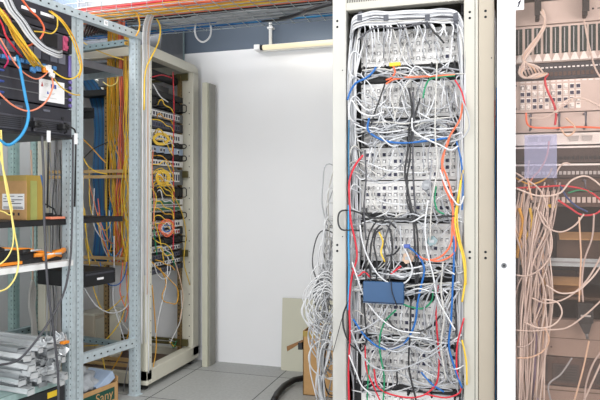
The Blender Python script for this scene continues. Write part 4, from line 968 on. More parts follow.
# 3 coloured cables
for (pts, c, r, lb) in (
 ([(363,155),(356,164),(350,178),(349.5,200),(351,222),(355,240),(357,256),(352,276),(349.5,300),(350,335),(348.5,371),(349,405)], 'red', .005, 'red cable running down the left channel of the central rack'),
 ([(352,268),(358,276),(364,272),(370,277)], 'red', .004, 'short red lead beside the blue box'),
 ([(390,275),(396,270),(401,266)], 'red', .0045, 'short red lead sticking up above the blue box'),
 ([(365,345),(367,371),(373,385),(382,405)], 'red', .004, 'red lead slanting out of the bottom left of the central rack'),
 ([(374,369),(378,387),(397,396),(424,395),(436,384),(439,366),(437,330),(436,300),(438,285)], 'red', .0042, 'long red cable sagging under the seventh panel'),
 ([(464,318),(457,347),(457,372),(460,392),(450,397),(424,394)], 'red', .004, 'red lead at the lower right of the central rack'),
 ([(353,319),(366,337),(384,349),(403,344),(414,326),(418,300),(421,286),(424,267),(416,253),(407,246)], 'blue', .0052, 'long blue cable in a wide arc under the blue box'),
 ([(454,236),(454,256),(452.5,290),(451,321),(449,347),(454,366),(462,388)], 'blue', .005, 'blue cable running straight down at the right of the sixth panel'),
 ([(421,372),(426,378),(433,385),(444,392)], 'blue', .0045, 'short blue lead with its plug on the seventh panel'),
 ([(396,310),(386,320),(380,336),(380,352),(384,375),(383,404)], 'green', .004, 'green lead falling over the sixth and seventh panels'),
 ([(369,360),(368,380),(367,405)], 'green', .004, 'green lead in the lower left corner of the central rack'),
 ([(400,303),(408,306),(424,308),(432,300),(433,290)], 'green', .0042, 'green lead curving under the blue box to the right'),
 ([(449,140),(442,164),(446,175),(452,196),(452,228),(450,246),(440,257),(428,260),(416,255)], 'orange', .0042, 'orange lead curling from the third panel to the grey clump'),
 ([(463,100),(460,119),(450,136),(444,154),(442,168),(444,185),(452,205),(453,225),(453,254),(440,261),(424,259)], 'orange', .0042, 'second orange lead from the right channel to the grey clump'),
 ([(386,84),(392,80),(402,78),(427,76.5),(455,75)], 'orange', .0044, 'orange lead lying along the first organizer'),
 ([(393,66),(395,72),(391,78),(386,80)], 'orange', .004, 'short orange lead below the yellow boot'),
 ([(455,75.5),(440,77),(429,80),(425,88),(423,98)], 'green', .0042, 'green lead plugged into the second panel'),
 ([(347.5,100),(350,92),(356,83),(366,78),(373,72),(376,67)], 'blue', .005, 'blue lead crossing the left channel at the first organizer'),
 ([(369,118),(368,130),(376,137),(390,142),(404,143),(425,141),(447,138)], 'blue', .0052, 'blue cable looping below the second panel'),
 ([(436,186),(435,203),(438,211),(444,214)], 'green', .004, 'green lead at the right of the fourth panel'),
 ([(461,180),(457,205),(455,216),(457.5,237),(463,258),(465,280),(462,302)], 'yellow', .0045, 'yellow cable down the right channel of the central rack'),
 ([(463,170),(459,198),(457,215),(460,240),(465,260),(466,285)], 'gold', .004, 'darker yellow cable beside the yellow one in the right channel'),
 ([(456,140),(460,155),(463,182),(462,210)], 'blue', .004, 'blue lead in the right channel beside the third panel'),
 ([(348.5,205),(348.5,240),(349,270),(348,310)], 'sky', .0045, 'blue cable along the inner edge of the left post'),
 ([(379,232),(383,242),(381,252),(385,262)], 'yellow', .004, 'short yellow lead between black cords on the fifth panel'),
 ([(455,80),(461,90),(466,110)], 'red', .0036, 'red lead leaving the first organizer at the right'),
 ([(462,340),(466,360),(467,385)], 'yellow', .004, 'yellow lead at the lower end of the right channel'),
 ([(349,120),(348.5,150),(349,180)], 'teal', .004, 'dark blue lead at the left channel beside the third panel'),
 ([(409,88),(412,112),(409,130),(408,150),(405,172),(408,192),(413,218),(415,245),(416,300)], 'black', .005, 'thick black cord falling down the middle of the central rack'),
 ([(420,98),(414,120),(411,138),(410,158),(407,180),(411,205),(416,225),(418,262),(417,302)], 'black', .0045, 'second black cord falling down the middle of the central rack'),
 ([(413,92),(414,118),(413,140),(413,165),(414,190),(416,215)], 'dgrey', .0045, 'dark grey cord beside the black cords in the middle'),
 ([(385,84),(380,98),(375,112),(371,125)], 'black', .0042, 'thin black lead slanting across the second panel'),
 ([(363,231,2.84),(352,230,2.83),(341,229,2.82),(338,220,2.82),(340,212,2.82),(351,210.5,2.83),(364,214,2.84),(378,213,2.85)], 'black', .0042, 'black lead looping out over the left post of the central rack'),
 ([(428,24),(434,32),(440,38),(444,43)], 'black', .0042, 'black lead plugged into the topmost panel'),
 ([(358,40),(372,29),(400,28),(428,22)], 'dgrey', .004, 'dark lead along the lower edge of the top bundle'),
 ([(366,285),(366,262),(367,243),(371,230),(377,222),(384,221)], 'black', .0042, 'leftmost black cord arching down to the blue box'),
 ([(371,285),(370,260),(372,240),(378,227),(388,222),(396,228)], 'black', .0042, 'black cord with a high arch down to the blue box'),
 ([(376,285),(377,262),(374,242),(377,232),(383,228)], 'black', .0042, 'black cord third from the left above the blue box'),
 ([(384,285),(386,262),(384,245),(388,230),(391,222)], 'dgrey', .0042, 'dark grey cord above the middle of the blue box'),
 ([(389,285),(391,262),(392,240),(389,228),(381,220)], 'black', .0042, 'black cord falling onto the right half of the blue box'),
 ([(386,256),(394,254),(400,247),(402,243)], 'black', .004, 'short black lead bent toward the grey clump'),
 ([(366,208),(368,216),(380,218),(400,219),(430,217),(455,216)], 'black', .0048, 'black cord lying along the organizer below the fourth panel'),
 ([(386,318),(397,329),(413,332),(430,327),(440,316)], 'black', .0042, 'black lead sagging across the sixth panel'),
 ([(411,300),(410,332),(409,368),(416,400)], 'black', .0044, 'black cord hanging down over the seventh panel'),
 ([(349,300),(343,316),(345,333),(352,346),(362,351),(366,342),(365,318),(364,303)], 'black', .0044, 'black loop hanging over the left edge beside the sixth panel'),
 ([(374,337),(382,345),(394,346),(406,341)], 'dgrey', .004, 'dark lead curving along the organizer under the sixth panel'),
 ([(352,365),(356,380),(368,389),(384,391),(396,386),(397,372)], 'black', .004, 'black lead sagging at the bottom left of the central rack'),
 ([(365,150),(366,180),(364,205),(366,240)], 'dgrey', .004, 'dark cord along the left edge of the third and fourth panels'),
 ([(349,297,2.83),(341,322,2.83),(336,341,2.83),(333,352,2.83)], 'black', .002, 'thin black wire crossing the left post of the central rack'),
 ([(408,180),(407,200),(412,216)], 'black', .004, 'short black cord beside the grey adapter')):
    CC(pts, r, c, lb, None, 2.828, 'colored_cable')
for (p, c, lb) in ((PY(395,64.5,2.85),'yellow_plastic','yellow plug boot under the topmost panel'),(PY(407,246,2.82),'blue_plastic','blue plug end beside the grey clump')):
    b = MB(); b.box(-.026 if c[0]=='y' else -.014,.026 if c[0]=='y' else .014,-.012,.012,-.009,.008,c=.004); tag(b.build('plug_boot', M[c], matrix=Matrix.Translation(p)), lb, 'plug')
def wad(px, py, Y, s, m, label, nm):
    p = PY(px,py,Y); r = empty(nm, label, 'adapter', p)
    b = MB(); b.prism([(-.9*s,-.3*s),(-.3*s,-.9*s),(.7*s,-.5*s),(1.0*s,.2*s),(.3*s,.95*s),(-.6*s,.7*s)], 'y', -.012, .012); b.build('adapter_shell', M[m], r)
    MB().box(-.4*s,.4*s,-.014,-.012,-.25*s,.25*s).build('adapter_label', M['c_lgrey'], r); MB().cyl((0,0,-.8*s),(.2*s,.0,-1.6*s),.005,n=8).build('strain_relief', M['c_grey'], r)
wad(427,185,2.84,.027,'steel_grey','grey adapter hanging over the fourth panel','plug_adapter')
wad(443,129,2.85,.020,'c_lgrey','pale grey adapter among cables above the third panel','plug_adapter')
wad(432,241,2.85,.026,'galv_dark','grey-green adapter at the right of the fifth panel','plug_adapter')
wad(408,258,2.86,.030,'c_tan','grey clump of tied plugs at the end of the orange leads','plug_adapter')
# blue box
a0, a1 = PY(363,281,2.80), PY(403.5,305,2.80)
r = empty('blue_junction_box', 'flat blue box hanging among black cords in the central rack', 'box', ((a0.x+a1.x)/2, 2.80, a1.z)); I = r.matrix_basis.inverted()
MB().box(a0.x, a1.x, 2.80, 2.835, a1.z, a0.z-.002, c=.003).build('box_body', M['blue_box'], r, I); MB().box(a0.x+.002, a1.x-.002, 2.799, 2.80, a1.z+.004, a1.z+.007).build('lid_seam', M['ink'], r, I)
cable('colored_cable', [PY(391,281,2.795), PY(392,292,2.794), PY(395,301,2.794), PY(398,308,2.80)], .0022, 'black', 'thin black wire lying over the face of the blue box')
# ---- cables spilling out of the rack's left side
for i in range(58):
    y = rr(215,372) if i > 9 else rr(165,235); w = rr(3,22)*(.35 if y < 235 else 1); L = rr(24,70)
    Y = rr(3.02,3.22); xr = 338
    if i % 3 == 0:      # free hanging strand
        CC([(xr,y-10,Y), (334-w*.3,y+4,Y), (331-w*.55,y+L*.5,Y), (329-w*.6+rr(-3,3),y+L,Y), (330-w*.3+rr(-4,4),min(y+L*1.7,420),Y)], .0034, W2[i%7] if i%2 else 'lgrey', 'grey or white cable spilling out of the left side of the central rack', 'cables spilling beside the central rack', name='spilling_cable')
    else:
        CC([(xr,y,Y), (333-w*.5,y-6,Y-.03), (330-w,y+L*.25,Y-.05), (329-w*.8,y+L*.6,Y-.04), (333-w*.2,y+L*.85,Y), (339,y+L*.8,Y)], .0034, W2[i%7] if i%2 else 'white', 'grey or white cable spilling out of the left side of the central rack', 'cables spilling beside the central rack', name='spilling_cable')
for i in range(12):
    x = 322+rr(-8,8); y = rr(300,335)
    CC([(338,y-18,3.06), (x+5,y,3.04), (x-2,y+30,3.03), (x-4+rr(-6,4),y+60,3.03), (x+2,y+95,3.02)], .0036, ['white','lgrey'][i%2], 'white cable hanging in front of the tall carton', 'cables in front of the tall carton', name='spilling_cable')
for i in range(10):
    a = rr(300,318); y = rr(258,292)
    CC([(337,y+12,3.05), (328,y,3.03), (a+4,y+rr(8,16),3.02), (a,y+rr(22,34),3.02), (a+10,y+rr(38,50),3.03), (333,y+rr(40,60),3.05)], .0034, 'white', 'wide white loop reaching out over the white wall', 'wide loops beside the central rack', name='spilling_cable')

# ================================================================ RIGHT RACK
RX0, RX1, RZ = -.043, .66, 2.19
RR = empty('server_rack', 'beige rack at the right edge with a tinted glass door', 'server rack', ((RX0+RX1)/2, CYF+.4, 0)); I = RR.matrix_basis.inverted()
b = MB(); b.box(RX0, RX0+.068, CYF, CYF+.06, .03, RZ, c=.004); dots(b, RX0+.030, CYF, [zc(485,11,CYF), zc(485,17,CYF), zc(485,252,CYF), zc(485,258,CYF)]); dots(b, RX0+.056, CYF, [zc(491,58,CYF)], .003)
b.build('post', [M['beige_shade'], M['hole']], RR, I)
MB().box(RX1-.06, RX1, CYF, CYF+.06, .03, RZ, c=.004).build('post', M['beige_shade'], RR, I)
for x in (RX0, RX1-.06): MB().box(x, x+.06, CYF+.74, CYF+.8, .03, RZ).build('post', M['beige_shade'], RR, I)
MB().box(RX0+.068, RX1-.06, CYF+.02, CYF+.06, 2.13, RZ).build('header', M['beige'], RR, I)
MB().box(RX0+.068, RX1-.06, CYF+.02, CYF+.06, .03, .12).build('plinth', M['beige'], RR, I)
MB().box(RX0, RX1, CYF+.06, CYF+.8, RZ-.02, RZ).build('roof', M['beige'], RR, I)
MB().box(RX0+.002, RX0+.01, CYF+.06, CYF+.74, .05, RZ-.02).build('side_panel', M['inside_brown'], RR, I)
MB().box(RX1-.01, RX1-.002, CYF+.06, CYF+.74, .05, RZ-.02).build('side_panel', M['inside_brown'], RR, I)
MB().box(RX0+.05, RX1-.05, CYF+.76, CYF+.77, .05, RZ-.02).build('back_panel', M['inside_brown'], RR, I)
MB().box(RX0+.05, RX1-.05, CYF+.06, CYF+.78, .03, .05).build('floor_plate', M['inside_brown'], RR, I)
RPX0, RPX1, RPY = .115, .595, 2.955
for x in (RPX0-.025, RPX1+.001):
    b = MB(); b.box(x, x+.024, RPY+.004, RPY+.04, .06, 2.12); holes(b, (x+.012, RPY+.0035, .1), (1,0,0), (0,0,.022), 90, (0,-1,0), .007, .007); b.build('mounting_rail', [M['pinkish'], M['hole']], RR, I)
# glass door: stile, frame, pane, lock, number
DX0, DX1, DY = .0365, .655, 2.835
d = MB(); d.box(DX0, DX0+.077, DY, DY+.022, .05, 2.18, c=.003); dr = d.build('door', M['door_white'], RR, I)
def inv(o): return o.matrix_world.inverted() if False else Matrix.Identity(4)
MB().box(DX1-.05, DX1, DY, DY+.022, .05, 2.18, c=.003).build('door_stile', M['door_white'], dr)
b = MB(); b.box(DX0+.077, DX1-.05, DY, DY+.022, 2.13, 2.18, c=.003); b.box(DX0+.077, DX1-.05, DY, DY+.022, .05, .12, c=.003); b.build('door_rails', M['door_white'], dr)
MB().box(DX0+.075, DX1-.045, DY+.008, DY+.013, .115, 2.135).build('glass_pane', M['glass'], dr)
c = PY(504, 265.5, DY)
b = MB(); b.cyl((c.x, DY-.005, c.z), (c.x, DY, c.z), .0115, n=18); b.build('lock', M['steel_grey'], dr)
b = MB(); b.box(c.x-.002, c.x+.002, DY-.0056, DY-.005, c.z-.006, c.z+.006); b.cyl((c.x, DY-.0056, c.z),(c.x, DY-.005, c.z), .004, n=10); b.build('keyhole', M['black'], dr)
a0, a1 = PY(514.5, -4, DY), PY(524, 9.5, DY)
tg = MB().box(a0.x, a1.x, DY-.0012, DY-.0002, a1.z, a0.z).build('number_label', M['label_white'], dr)
c = PY(519, 4.0, DY); b = MB(); cx, cz, y = c.x, c.z, DY-.0018
b.prism([(cx-.008,cz-.014),(cx-.002,cz-.015),(cx+.010,cz+.016),(cx+.004,cz+.016)], 'y', y, y+.0005); b.prism([(cx-.006,cz+.004),(cx-.003,cz+.0015),(cx+.009,cz+.015),(cx+.004,cz+.016)], 'y', y, y+.0005)
b.build('number_one', M['ink'], tg)
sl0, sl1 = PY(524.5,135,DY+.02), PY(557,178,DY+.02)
tag(MB().box(sl0.x, sl1.x, DY+.0235, DY+.0245, sl1.z, sl0.z).build('plastic_sleeve', M['sleeve']), 'translucent pale blue sheet behind the glass door', 'sheet')  # added sheet that imitates a reflection in the pane

def zr(py, Y=RPY): return PY(557, py, Y).z
def runit(name, label, ya, yb, m, cat, dep=.05):
    z1, z0 = zr(ya), zr(yb); r = empty(name, label, cat, ((RPX0+RPX1)/2, RPY, z0)); I = r.matrix_basis.inverted()
    MB().box(RPX0, RPX1, RPY, RPY+dep, z0+.001, z1-.001, c=.0015).build('faceplate', M[m], r, I); return r, I, z0, z1
r, I, z0, z1 = runit('blanking_plate', 'wide blank beige panel with black cable brackets at the top right', 0, 23.5, 'pinkish', 'blanking panel')
for px in (537, 584):
    x = PY(px, 12, RPY).x; b = MB(); b.box(x-.008, x+.008, RPY-.05, RPY, z0+.012, z1+.02, c=.003); b.box(x-.014, x+.014, RPY-.056, RPY-.05, z0+.03, z1); b.build('cable_bracket', M['black'], r, I)
b = MB(); x = PY(593,17,RPY).x; b.box(x-.004,x+.004,RPY-.0006,RPY,z0+.05,z0+.058); b.box(x+.018,x+.05,RPY-.0006,RPY,z0+.052,z0+.056); b.build('small_print', M['ink'], r, I)
r, I, z0, z1 = runit('card_cage', 'card cage with upright dark green cards behind the glass door', 24, 62, 'pinkish', 'card cage', .2)
for i in range(13):
    x = PY(519.5+i*9.15, 40, RPY).x
    if x > RPX1-.02: break
    b = MB(); b.box(x-.0155, x+.0125, RPY-.002, RPY, z0+.040, z1-.012, 0); b.box(x-.0055, x-.0015, RPY-.008, RPY-.002, z0+.045, z1-.018, 1); b.box(x+.004, x+.008, RPY-.006, RPY-.002, z0+.05, z1-.03, 0)
    b.build('circuit_card', [M['teal_card'], M['c_lgrey']], r, I)
    b = MB(); b.prism([(x-.018,z0+.005),(x+.018,z0+.005),(x+.004,z0+.038),(x-.004,z0+.038)], 'y', RPY-.012, RPY); b.build('card_guide', M['panel_white'], r, I)
r, I, z0, z1 = runit('patch_bay', 'black patch panel with white label dashes behind the glass door', 62.5, 79, 'chassis', 'patch bay')
b = MB()
for i in range(24): x = RPX0+.02+i*.0185; b.box(x, x+.011, RPY-.001, RPY, z1-.024, z1-.018)
b.build('label_dashes', M['label_white'], r, I)
for i in range(24): x = RPX0+.02+i*.0185; MB().box(x, x+.013, RPY-.004, RPY, z0+.014, z0+.032).build('port', M['umber'], r, I)
def rpanel():
    return patch_panel('pinkish white patch panel behind the glass door, dark sockets at its left', 79.5, 112, 4, 17, (.4,.2,.2,.2), RPX0, RPX1, RPY, 'pinkish', (0,10))
RP = rpanel()
r, I, z0, z1 = runit('cable_organizer', 'pale organizer with dark brackets behind the glass door', 112.5, 132, 'pinkish', 'cable organizer')
for px in (530, 558, 584):
    x = PY(px,122,RPY).x; MB().tube([(x,RPY,z0+.012),(x,RPY-.05,z0+.012),(x,RPY-.055,z1-.012),(x,RPY,z1-.012)], .006, n=6).build('hoop', M['chassis_light'], r, I)
r, I, z0, z1 = runit('connector_strip', 'white panel with a row of dark trapezoid sockets behind the glass door', 133, 145, 'panel_white', 'panel')
for px in (533, 546, 573.5, 587):
    x = PY(px,140,RPY).x; b = MB(); zm=(z0+z1)/2; b.prism([(x-.018,zm-.010),(x+.018,zm-.010),(x+.022,zm+.012),(x-.022,zm+.012)], 'y', RPY-.008, RPY); b.build('serial_socket', M['jack_grey'], r, I)
for j,(ya,yb,lb) in enumerate(((146,163,'upper dark switch behind the glass door'),(163.5,178,'lower dark switch behind the glass door, under a white edge'))):
    r, I, z0, z1 = runit('network_switch', lb, ya, yb, 'umber_dark', 'network switch', .3)
    b = MB(); b.box(RPX0, RPX1, RPY-.003, RPY, z1-.010, z1-.002); b.build('white_edge', M['panel_white'], r, I)
    for i in range(24):
        x = RPX0+.03+i*.0175; MB().box(x, x+.012, RPY-.004, RPY, z0+.015, z0+.03).build('port', M['jack_grey'] if j else M['black'], r, I)
r, I, z0, z1 = runit('patch_bay', 'brown patch panel crossed by red and blue cables behind the glass door', 192, 207, 'umber', 'patch bay')
for i in range(20): x = RPX0+.03+i*.021; MB().box(x, x+.014, RPY-.004, RPY, z0+.02, z0+.045).build('port', M['pinkish'], r, I)
r, I, z0, z1 = runit('cable_organizer', 'brownish organizer under the dark switches behind the glass door', 178.5, 191, 'umber', 'cable organizer')
for f in (.1,.35,.6,.85):
    x = RPX0+(RPX1-RPX0)*f; MB().tube([(x,RPY,z0+.01),(x,RPY-.05,z0+.01),(x,RPY-.05,z1-.01),(x,RPY,z1-.01)], .005, n=6).build('hoop', M['chassis_light'], r, I)
# open lower half: shelf, cartons, adapter, plates, device
r = empty('equipment_shelf', 'grey steel shelf inside the right rack above an open carton', 'shelf', (.36, 3.2, zr(266))); I = r.matrix_basis.inverted()
MB().box(RPX0+.02, RPX1+.03, RPY+.05, 3.5, zr(262,3.0), zr(261,3.0)).build('shelf_plate', M['steel_grey'], r, I); MB().box(RPX0+.02, RPX1, RPY+.045, RPY+.05, zr(266,3.0), zr(258,3.0)).build('front_lip', M['galv'], r, I); MB().box(RPX0+.02, RPX1, RPY+.038, RPY+.045, zr(262.5,3.0), zr(261,3.0)).build('lip_edge', M['alu_dull'], r, I)
zs = zr(261,3.0)
def carton(label, x0,x1,y0,y1,z0,h, m='cardboard_dark'):
    r = empty('cardboard_box', label, 'box', ((x0+x1)/2,(y0+y1)/2,z0)); I = r.matrix_basis.inverted(); t=.004
    b = MB(); b.box(x0,x1,y0,y0+t,z0,z0+h); b.box(x0,x1,y1-t,y1,z0,z0+h); b.box(x0,x0+t,y0,y1,z0,z0+h); b.box(x1-t,x1,y0,y1,z0,z0+h); b.box(x0,x1,y0,y1,z0,z0+t); b.build('carton_body', M[m], r, I)
    b = MB(); b.prism([(y0,z0+h),(y0-.05,z0+h-.03),(y0-.05,z0+h-.034),(y0,z0+h-.004)], 'x', x0+.01, x1-.01); b.build('flap', M['cardboard'], r, I)
carton('brown carton on the steel shelf inside the right rack', .30, .56, 3.06, 3.4, zs+.001, .13, 'inside_brown')
carton('open brown carton under the steel shelf inside the right rack', .20, .42, 3.08, 3.35, zr(288,3.08)-.03, .085)
MB_ = MB(); MB_.box(RPX0+.02, RPX1, 3.04, 3.5, zr(288,3.08)-.045, zr(288,3.08)-.032); tag(MB_.build('equipment_shelf', M['inside_brown']), 'brown inner shelf carrying the open carton', 'shelf')
bm = bmesh.new(); bmesh.ops.create_icosphere(bm, subdivisions=3, radius=1)
for v in bm.verts:
    c_ = v.co; k = 1+.15*math.sin(8*c_.x+5*c_.z); v.co = Vector((c_.x*.05*k, c_.y*.04*k, c_.z*.045*k))
b = MB(); b.add_bm(bm, smooth=True); tag(b.build('plastic_bag', M['clear_bag'], matrix=Matrix.Translation((.235, 3.12, zs+.05))), 'small clear plastic bag on the steel shelf inside the right rack', 'plastic bag')
c = PY(585, 316, 2.92); r = empty('power_adapter', 'black power adapter hanging on white cables behind the glass door', 'adapter', c)
MB().box(-.032,.032,-.02,.02,-.03,.06,c=.006).build('adapter_body', M['black'], r); b = MB(); b.prism([(-.026,-.03),(.026,-.03),(.014,-.075),(-.004,-.075)], 'y', -.014, .014); b.build('strain_relief', M['black_soft'], r); MB().cyl((.005,0,-.075),(.01,0,-.10),.006,n=8).build('plug_tip', M['steel_grey'], r)
MB().box(-.02,.02,-.0208,-.02,.0,.008).build('adapter_print', M['jack_grey'], r)
r, I, z0, z1 = runit('blanking_plate', 'wide brownish blank panel low behind the glass door', 319, 356, 'plate_dim', 'blanking panel')
MB().box(RPX0, RPX1, RPY-.002, RPY, (z0+z1)/2-.002, (z0+z1)/2).build('seam', M['inside_brown'], r, I)
b = MB(); [b.cyl((x,RPY-.002,z),(x,RPY,z),.004,n=8) for x in (.2,.27,.5) for z in (z0+.04,)]; b.build('screws', M['umber'], r, I)
r, I, z0, z1 = runit('network_device', 'dark device with vent slots at the bottom behind the glass door', 356.5, 385, 'umber', 'device', .3)
for x in (.2,.33,.5):
    b = MB(); b.box(x-.055,x+.055,RPY-.006,RPY,z0+.015,z1-.03,0,c=.002); [b.box(x-.045,x+.045,RPY-.0068,RPY-.006,z0+.025+k*.012,z0+.029+k*.012,1) for k in range(6)]; b.build('vent_module', [M['umber_dark'], M['black']], r, I)
r, I, z0, z1 = runit('blanking_plate', 'lowest beige blank panel behind the glass door', 386, 432, 'plate_dim', 'blanking panel')
MB().box(RPX0, RPX1, RPY-.002, RPY, z1-.02, z1-.016).build('seam', M['inside_brown'], r, I)

def RK(pts, r, c, lb, grp=None, Y=2.90):
    return cable('rack_cable', [PY(p[0], p[1], p[2] if len(p) > 2 else Y) for p in pts], r, c, lb, grp)
TW = ['pinkwhite','cream','rosegrey','pinkwhite','tan']
for i in range(7):
    o = i*1.4
    RK([(534+o*.3,5,2.93),(541+o*.4,13),(545.5-o*.2,24),(541-o*.3,35),(533-o*.6,48),(526-o*.5,58),(521+o*2.2,68),(523+o*2.6,76,2.935)], .0042, TW[i%5], 'pale cable sweeping from the top bracket down over the green cards', 'pale cables over the card cage')
for i in range(6):
    o = i*1.2
    RK([(520+o,66),(519+o*.5,74),(524+o*2,78),(535+o*2,74),(545,73,2.935)], .0036, TW[i%5], 'pale cable looping in front of the black patch panel', 'pale loops at the black patch panel')
RK([(548,74,2.935),(545,80),(548,92),(553,102),(556,113),(555,125)], .005, 'red', 'red cable hanging over the pinkish patch panel')
RK([(526,113),(528,125),(545,128),(575,127),(605,128)], .0044, 'orange', 'orange cable lying across the pale organizer')
RK([(549,141),(547,155),(541,168),(531,180),(527,190)], .004, 'salmon', 'pink cable dropping over the blue sheet')  # the blue sheet is the added stand-in for the pane reflection
RK([(514,177),(530,184),(548,176),(552,168)], .0036, 'amber', 'amber cable near the bottom of the blue sheet')  # the blue sheet is the added stand-in for the pane reflection
RK([(516,188),(540,187),(565,186),(590,192),(604,203)], .0042, 'red', 'red cable along the brown patch panel')
RK([(558,200),(570,208),(582,215),(595,214),(606,206)], .0044, 'red', 'second red cable sagging at the right edge')
RK([(560,185),(566,196),(576,206),(588,212)], .0044, 'navy', 'navy cable slanting over the brown patch panel')
RK([(568,193),(580,190),(592,192)], .004, 'green', 'green cable above the brown patch panel')
RK([(519,208),(523,222),(519,240),(517,258)], .0075, 'amber', 'thick amber cable at the left inside the right rack')
RK([(530,208),(532,222),(526,238),(520,250)], .006, 'yellow', 'thick yellow cable beside the amber one inside the right rack')
b = MB(); b.box(-.03,.03,-.01,.01,-.008,.008,c=.003); tag(b.build('plug_boot', M['yellow_plastic'], matrix=Matrix.Translation(PY(548,206,2.92))), 'yellow plug boot under the brown patch panel', 'plug')
RK([(536,240),(538,275),(537,310),(533,360),(536,405)], .014, 'lilac', 'thick lilac-grey cable bundle sleeve inside the right rack', None, 2.955)
for i in range(34):
    x0 = rr(518,560); x1 = rr(515,540); b_ = rr(4,26)
    RK([(x0,rr(180,206),2.92),(x0-rr(0,8),rr(212,232)),((x0+x1)/2+rr(-3,b_*.5),rr(240,265)),(x1+rr(-2,b_),rr(280,310)),(x1+rr(-3,b_*.6),rr(330,360)),(x1+rr(-3,4),rr(395,410))], rr(.0032,.0042), TW[i%5], 'pale cable in the dense bundle left inside the right rack', 'pale bundle left inside the right rack', 2.885+rr(-.015,.04))
for i,(pts,lb) in enumerate((
 ([(516,275),(525,276),(538,271),(549,258),(552,240),(548,225),(540,212)],'pale cable in a large loop left inside the right rack'),
 ([(546,285),(560,293),(575,292),(590,280),(604,262)],'long pale cable sagging below the steel shelf'),
 ([(532,298),(545,303),(562,300),(580,288),(598,262),(606,245)],'second long pale cable sagging below the steel shelf'),
 ([(579,217),(580,235),(581,258),(580,280),(579,302)],'pale cord falling to the black adapter'),
 ([(594,214),(592,238),(585,258),(582,280),(583,302)],'second pale cord falling to the black adapter'),
 ([(514,330),(530,331),(545,330),(566,328),(584,316),(604,298)],'pale cable slanting up to the right edge'),
 ([(543,299),(558,303),(562,312),(556,323),(540,328),(524,322)],'pale cable loop over the blank panel'),
 ([(545,300),(547,330),(545,355),(544,403)],'pale cable hanging straight over the dark device'),
 ([(589,341),(584,365),(574,402)],'pale cord below the black adapter'),
 ([(606,345),(594,362),(586,385),(584,405)],'pale cord curving at the lower right edge'),
 ([(606,352),(596,374),(582,405)],'second pale cord at the lower right edge'),
 ([(572,358),(560,375),(549,384),(551,402)],'thin grey cord in front of the dark device'),
 ([(536,207),(548,228),(560,232),(574,226),(584,214)],'pale cable swagged under the brown patch panel'),
 ([(516,358),(532,357),(544,350),(549,340),(545,328)],'pale cable curling at the left over the blank panel'),
 ([(516,347),(526,346),(534,338),(531,322)],'short pale cable loop at the left edge of the glass'),
 ([(548,212),(540,190),(524,178),(514,172)],'pale cable crossing in front of the lower dark switch'),
 ([(515,188),(540,196),(560,193),(572,180),(584,176),(604,188)],'pale wavy cable across the brownish organizer'),
 ([(553,178),(566,163),(570,164)],'short pale cable plugged into the dark switch'),
 ([(529,160),(528,180),(532,200)],'pale cable plugged in behind the blue sheet'),  # the blue sheet is the added stand-in for the pane reflection
 ([(535,165),(528,175),(518,182)],'short pale cable slanting behind the blue sheet'),  # the blue sheet is the added stand-in for the pane reflection
 ([(584,20),(590,50),(596,70),(606,85)],'thin pale cable hanging at the right over the green cards'),
 ([(556,113),(564,102),(575,98),(604,108)],'grey cable running right from the pinkish patch panel'),
 ([(573,100),(560,108),(545,118),(530,118)],'tan cable slanting over the pinkish patch panel'),
 ([(566,118),(575,130),(568,136),(560,128)],'pale cable curl at the pale organizer'))):
    RK(pts, .0038, ['pinkwhite','cream','pinkwhite','tan','rosegrey'][i%5] if i != 11 else 'grey', lb, None, 2.87)
# dark slot between the post and the door: cables seen edge on
for i in range(6):
    x = 495+rr(-.6,.8)
    RK([(x,10+i*8,2.90),(x+.6,90,2.895),(x-.5,170,2.9),(x+.5,250,2.895),(x-.4,330,2.9),(x,405,2.9)], .0034, ['white','lgrey','white','green','blue','red'][i], ['white cable in the slot beside the white door frame','grey cable in the slot beside the white door frame','second white cable in the slot beside the white door frame','green cable in the slot beside the white door frame','blue cable in the slot beside the white door frame','red cable in the slot beside the white door frame'][i])

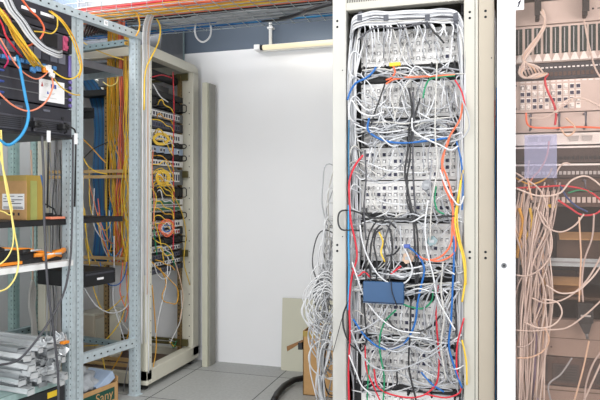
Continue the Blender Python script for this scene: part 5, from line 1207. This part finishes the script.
# ================================================================ CAMERA, LIGHT
cam = bpy.data.cameras.new('camera'); co = bpy.data.objects.new('camera', cam); COL.objects.link(co)
co.location = (0,0,EYE); co.rotation_euler = (PI/2, 0, YAW); cam.sensor_width = 36; cam.lens = FPX/600*36; cam.shift_y = -(200-HY)/600; cam.clip_start = .05
bpy.context.scene.camera = co
def area(name, loc, rot, sx, sy, e, col=(1,1,1)):
    l = bpy.data.lights.new(name, 'AREA'); l.shape = 'RECTANGLE'; l.size = sx; l.size_y = sy; l.energy = e*.86; l.color = col
    o = bpy.data.objects.new(name, l); COL.objects.link(o); o.location = loc; o.rotation_euler = rot; return o
area('ceiling_lamp', (-.9, 2.3, 3.0), (0,0,0), 2.2, .5, 27, (1,.985,.96))
area('ceiling_lamp', (.5, .9, 3.0), (math.radians(30),0,0), 2.4, .6, 30, (1,.985,.96))
area('ceiling_lamp', (-1.2, .4, 3.0), (math.radians(30),0,0), 2.4, .6, 40, (1,.985,.96))
area('ceiling_lamp', (-2.75, 2.4, 3.0), (0,0,0), .5, 1.8, 40, (1,.985,.96))  # unseen light added to brighten the space behind the left bay
area('ceiling_lamp', (-3.05, 3.3, 3.0), (0,0,0), .3, 1.2, 55, (1,.985,.96))  # another unseen light, added behind the racks to lift the dark background
area('soft_window_light', (-1.5, -1.7, 1.4), (math.radians(89),0,math.radians(-14)), 2.0, 2.2, 120, (1,1,1))  # unseen fill added behind the camera to brighten the rack fronts
area('aisle_window_light', (2.0, 1.4, 1.7), (0,math.radians(86),math.radians(-12)), 2.0, 1.6, 75, (1,1,1))  # unseen fill added on the right to brighten the left racks
area('wall_tube_glow', (-.55, 3.88, 2.26), (math.radians(40),0,0), 1.4, .04, 2, (1,.92,.78))
w = bpy.data.worlds.new('World'); bpy.context.scene.world = w; w.use_nodes = True
w.node_tree.nodes['Background'].inputs[0].default_value = (.9,.95,1,1); w.node_tree.nodes['Background'].inputs[1].default_value = .6
from collections import Counter
print(Counter(o.name.split('.')[0] for o in bpy.data.objects if o.parent is None).most_common(25))
sc = bpy.context.scene
sc.view_settings.view_transform = 'Standard'; sc.view_settings.look = 'None'; sc.view_settings.exposure = 0.0
sc.cycles.max_bounces = 8; sc.cycles.transparent_max_bounces = 12; sc.cycles.use_denoising = True
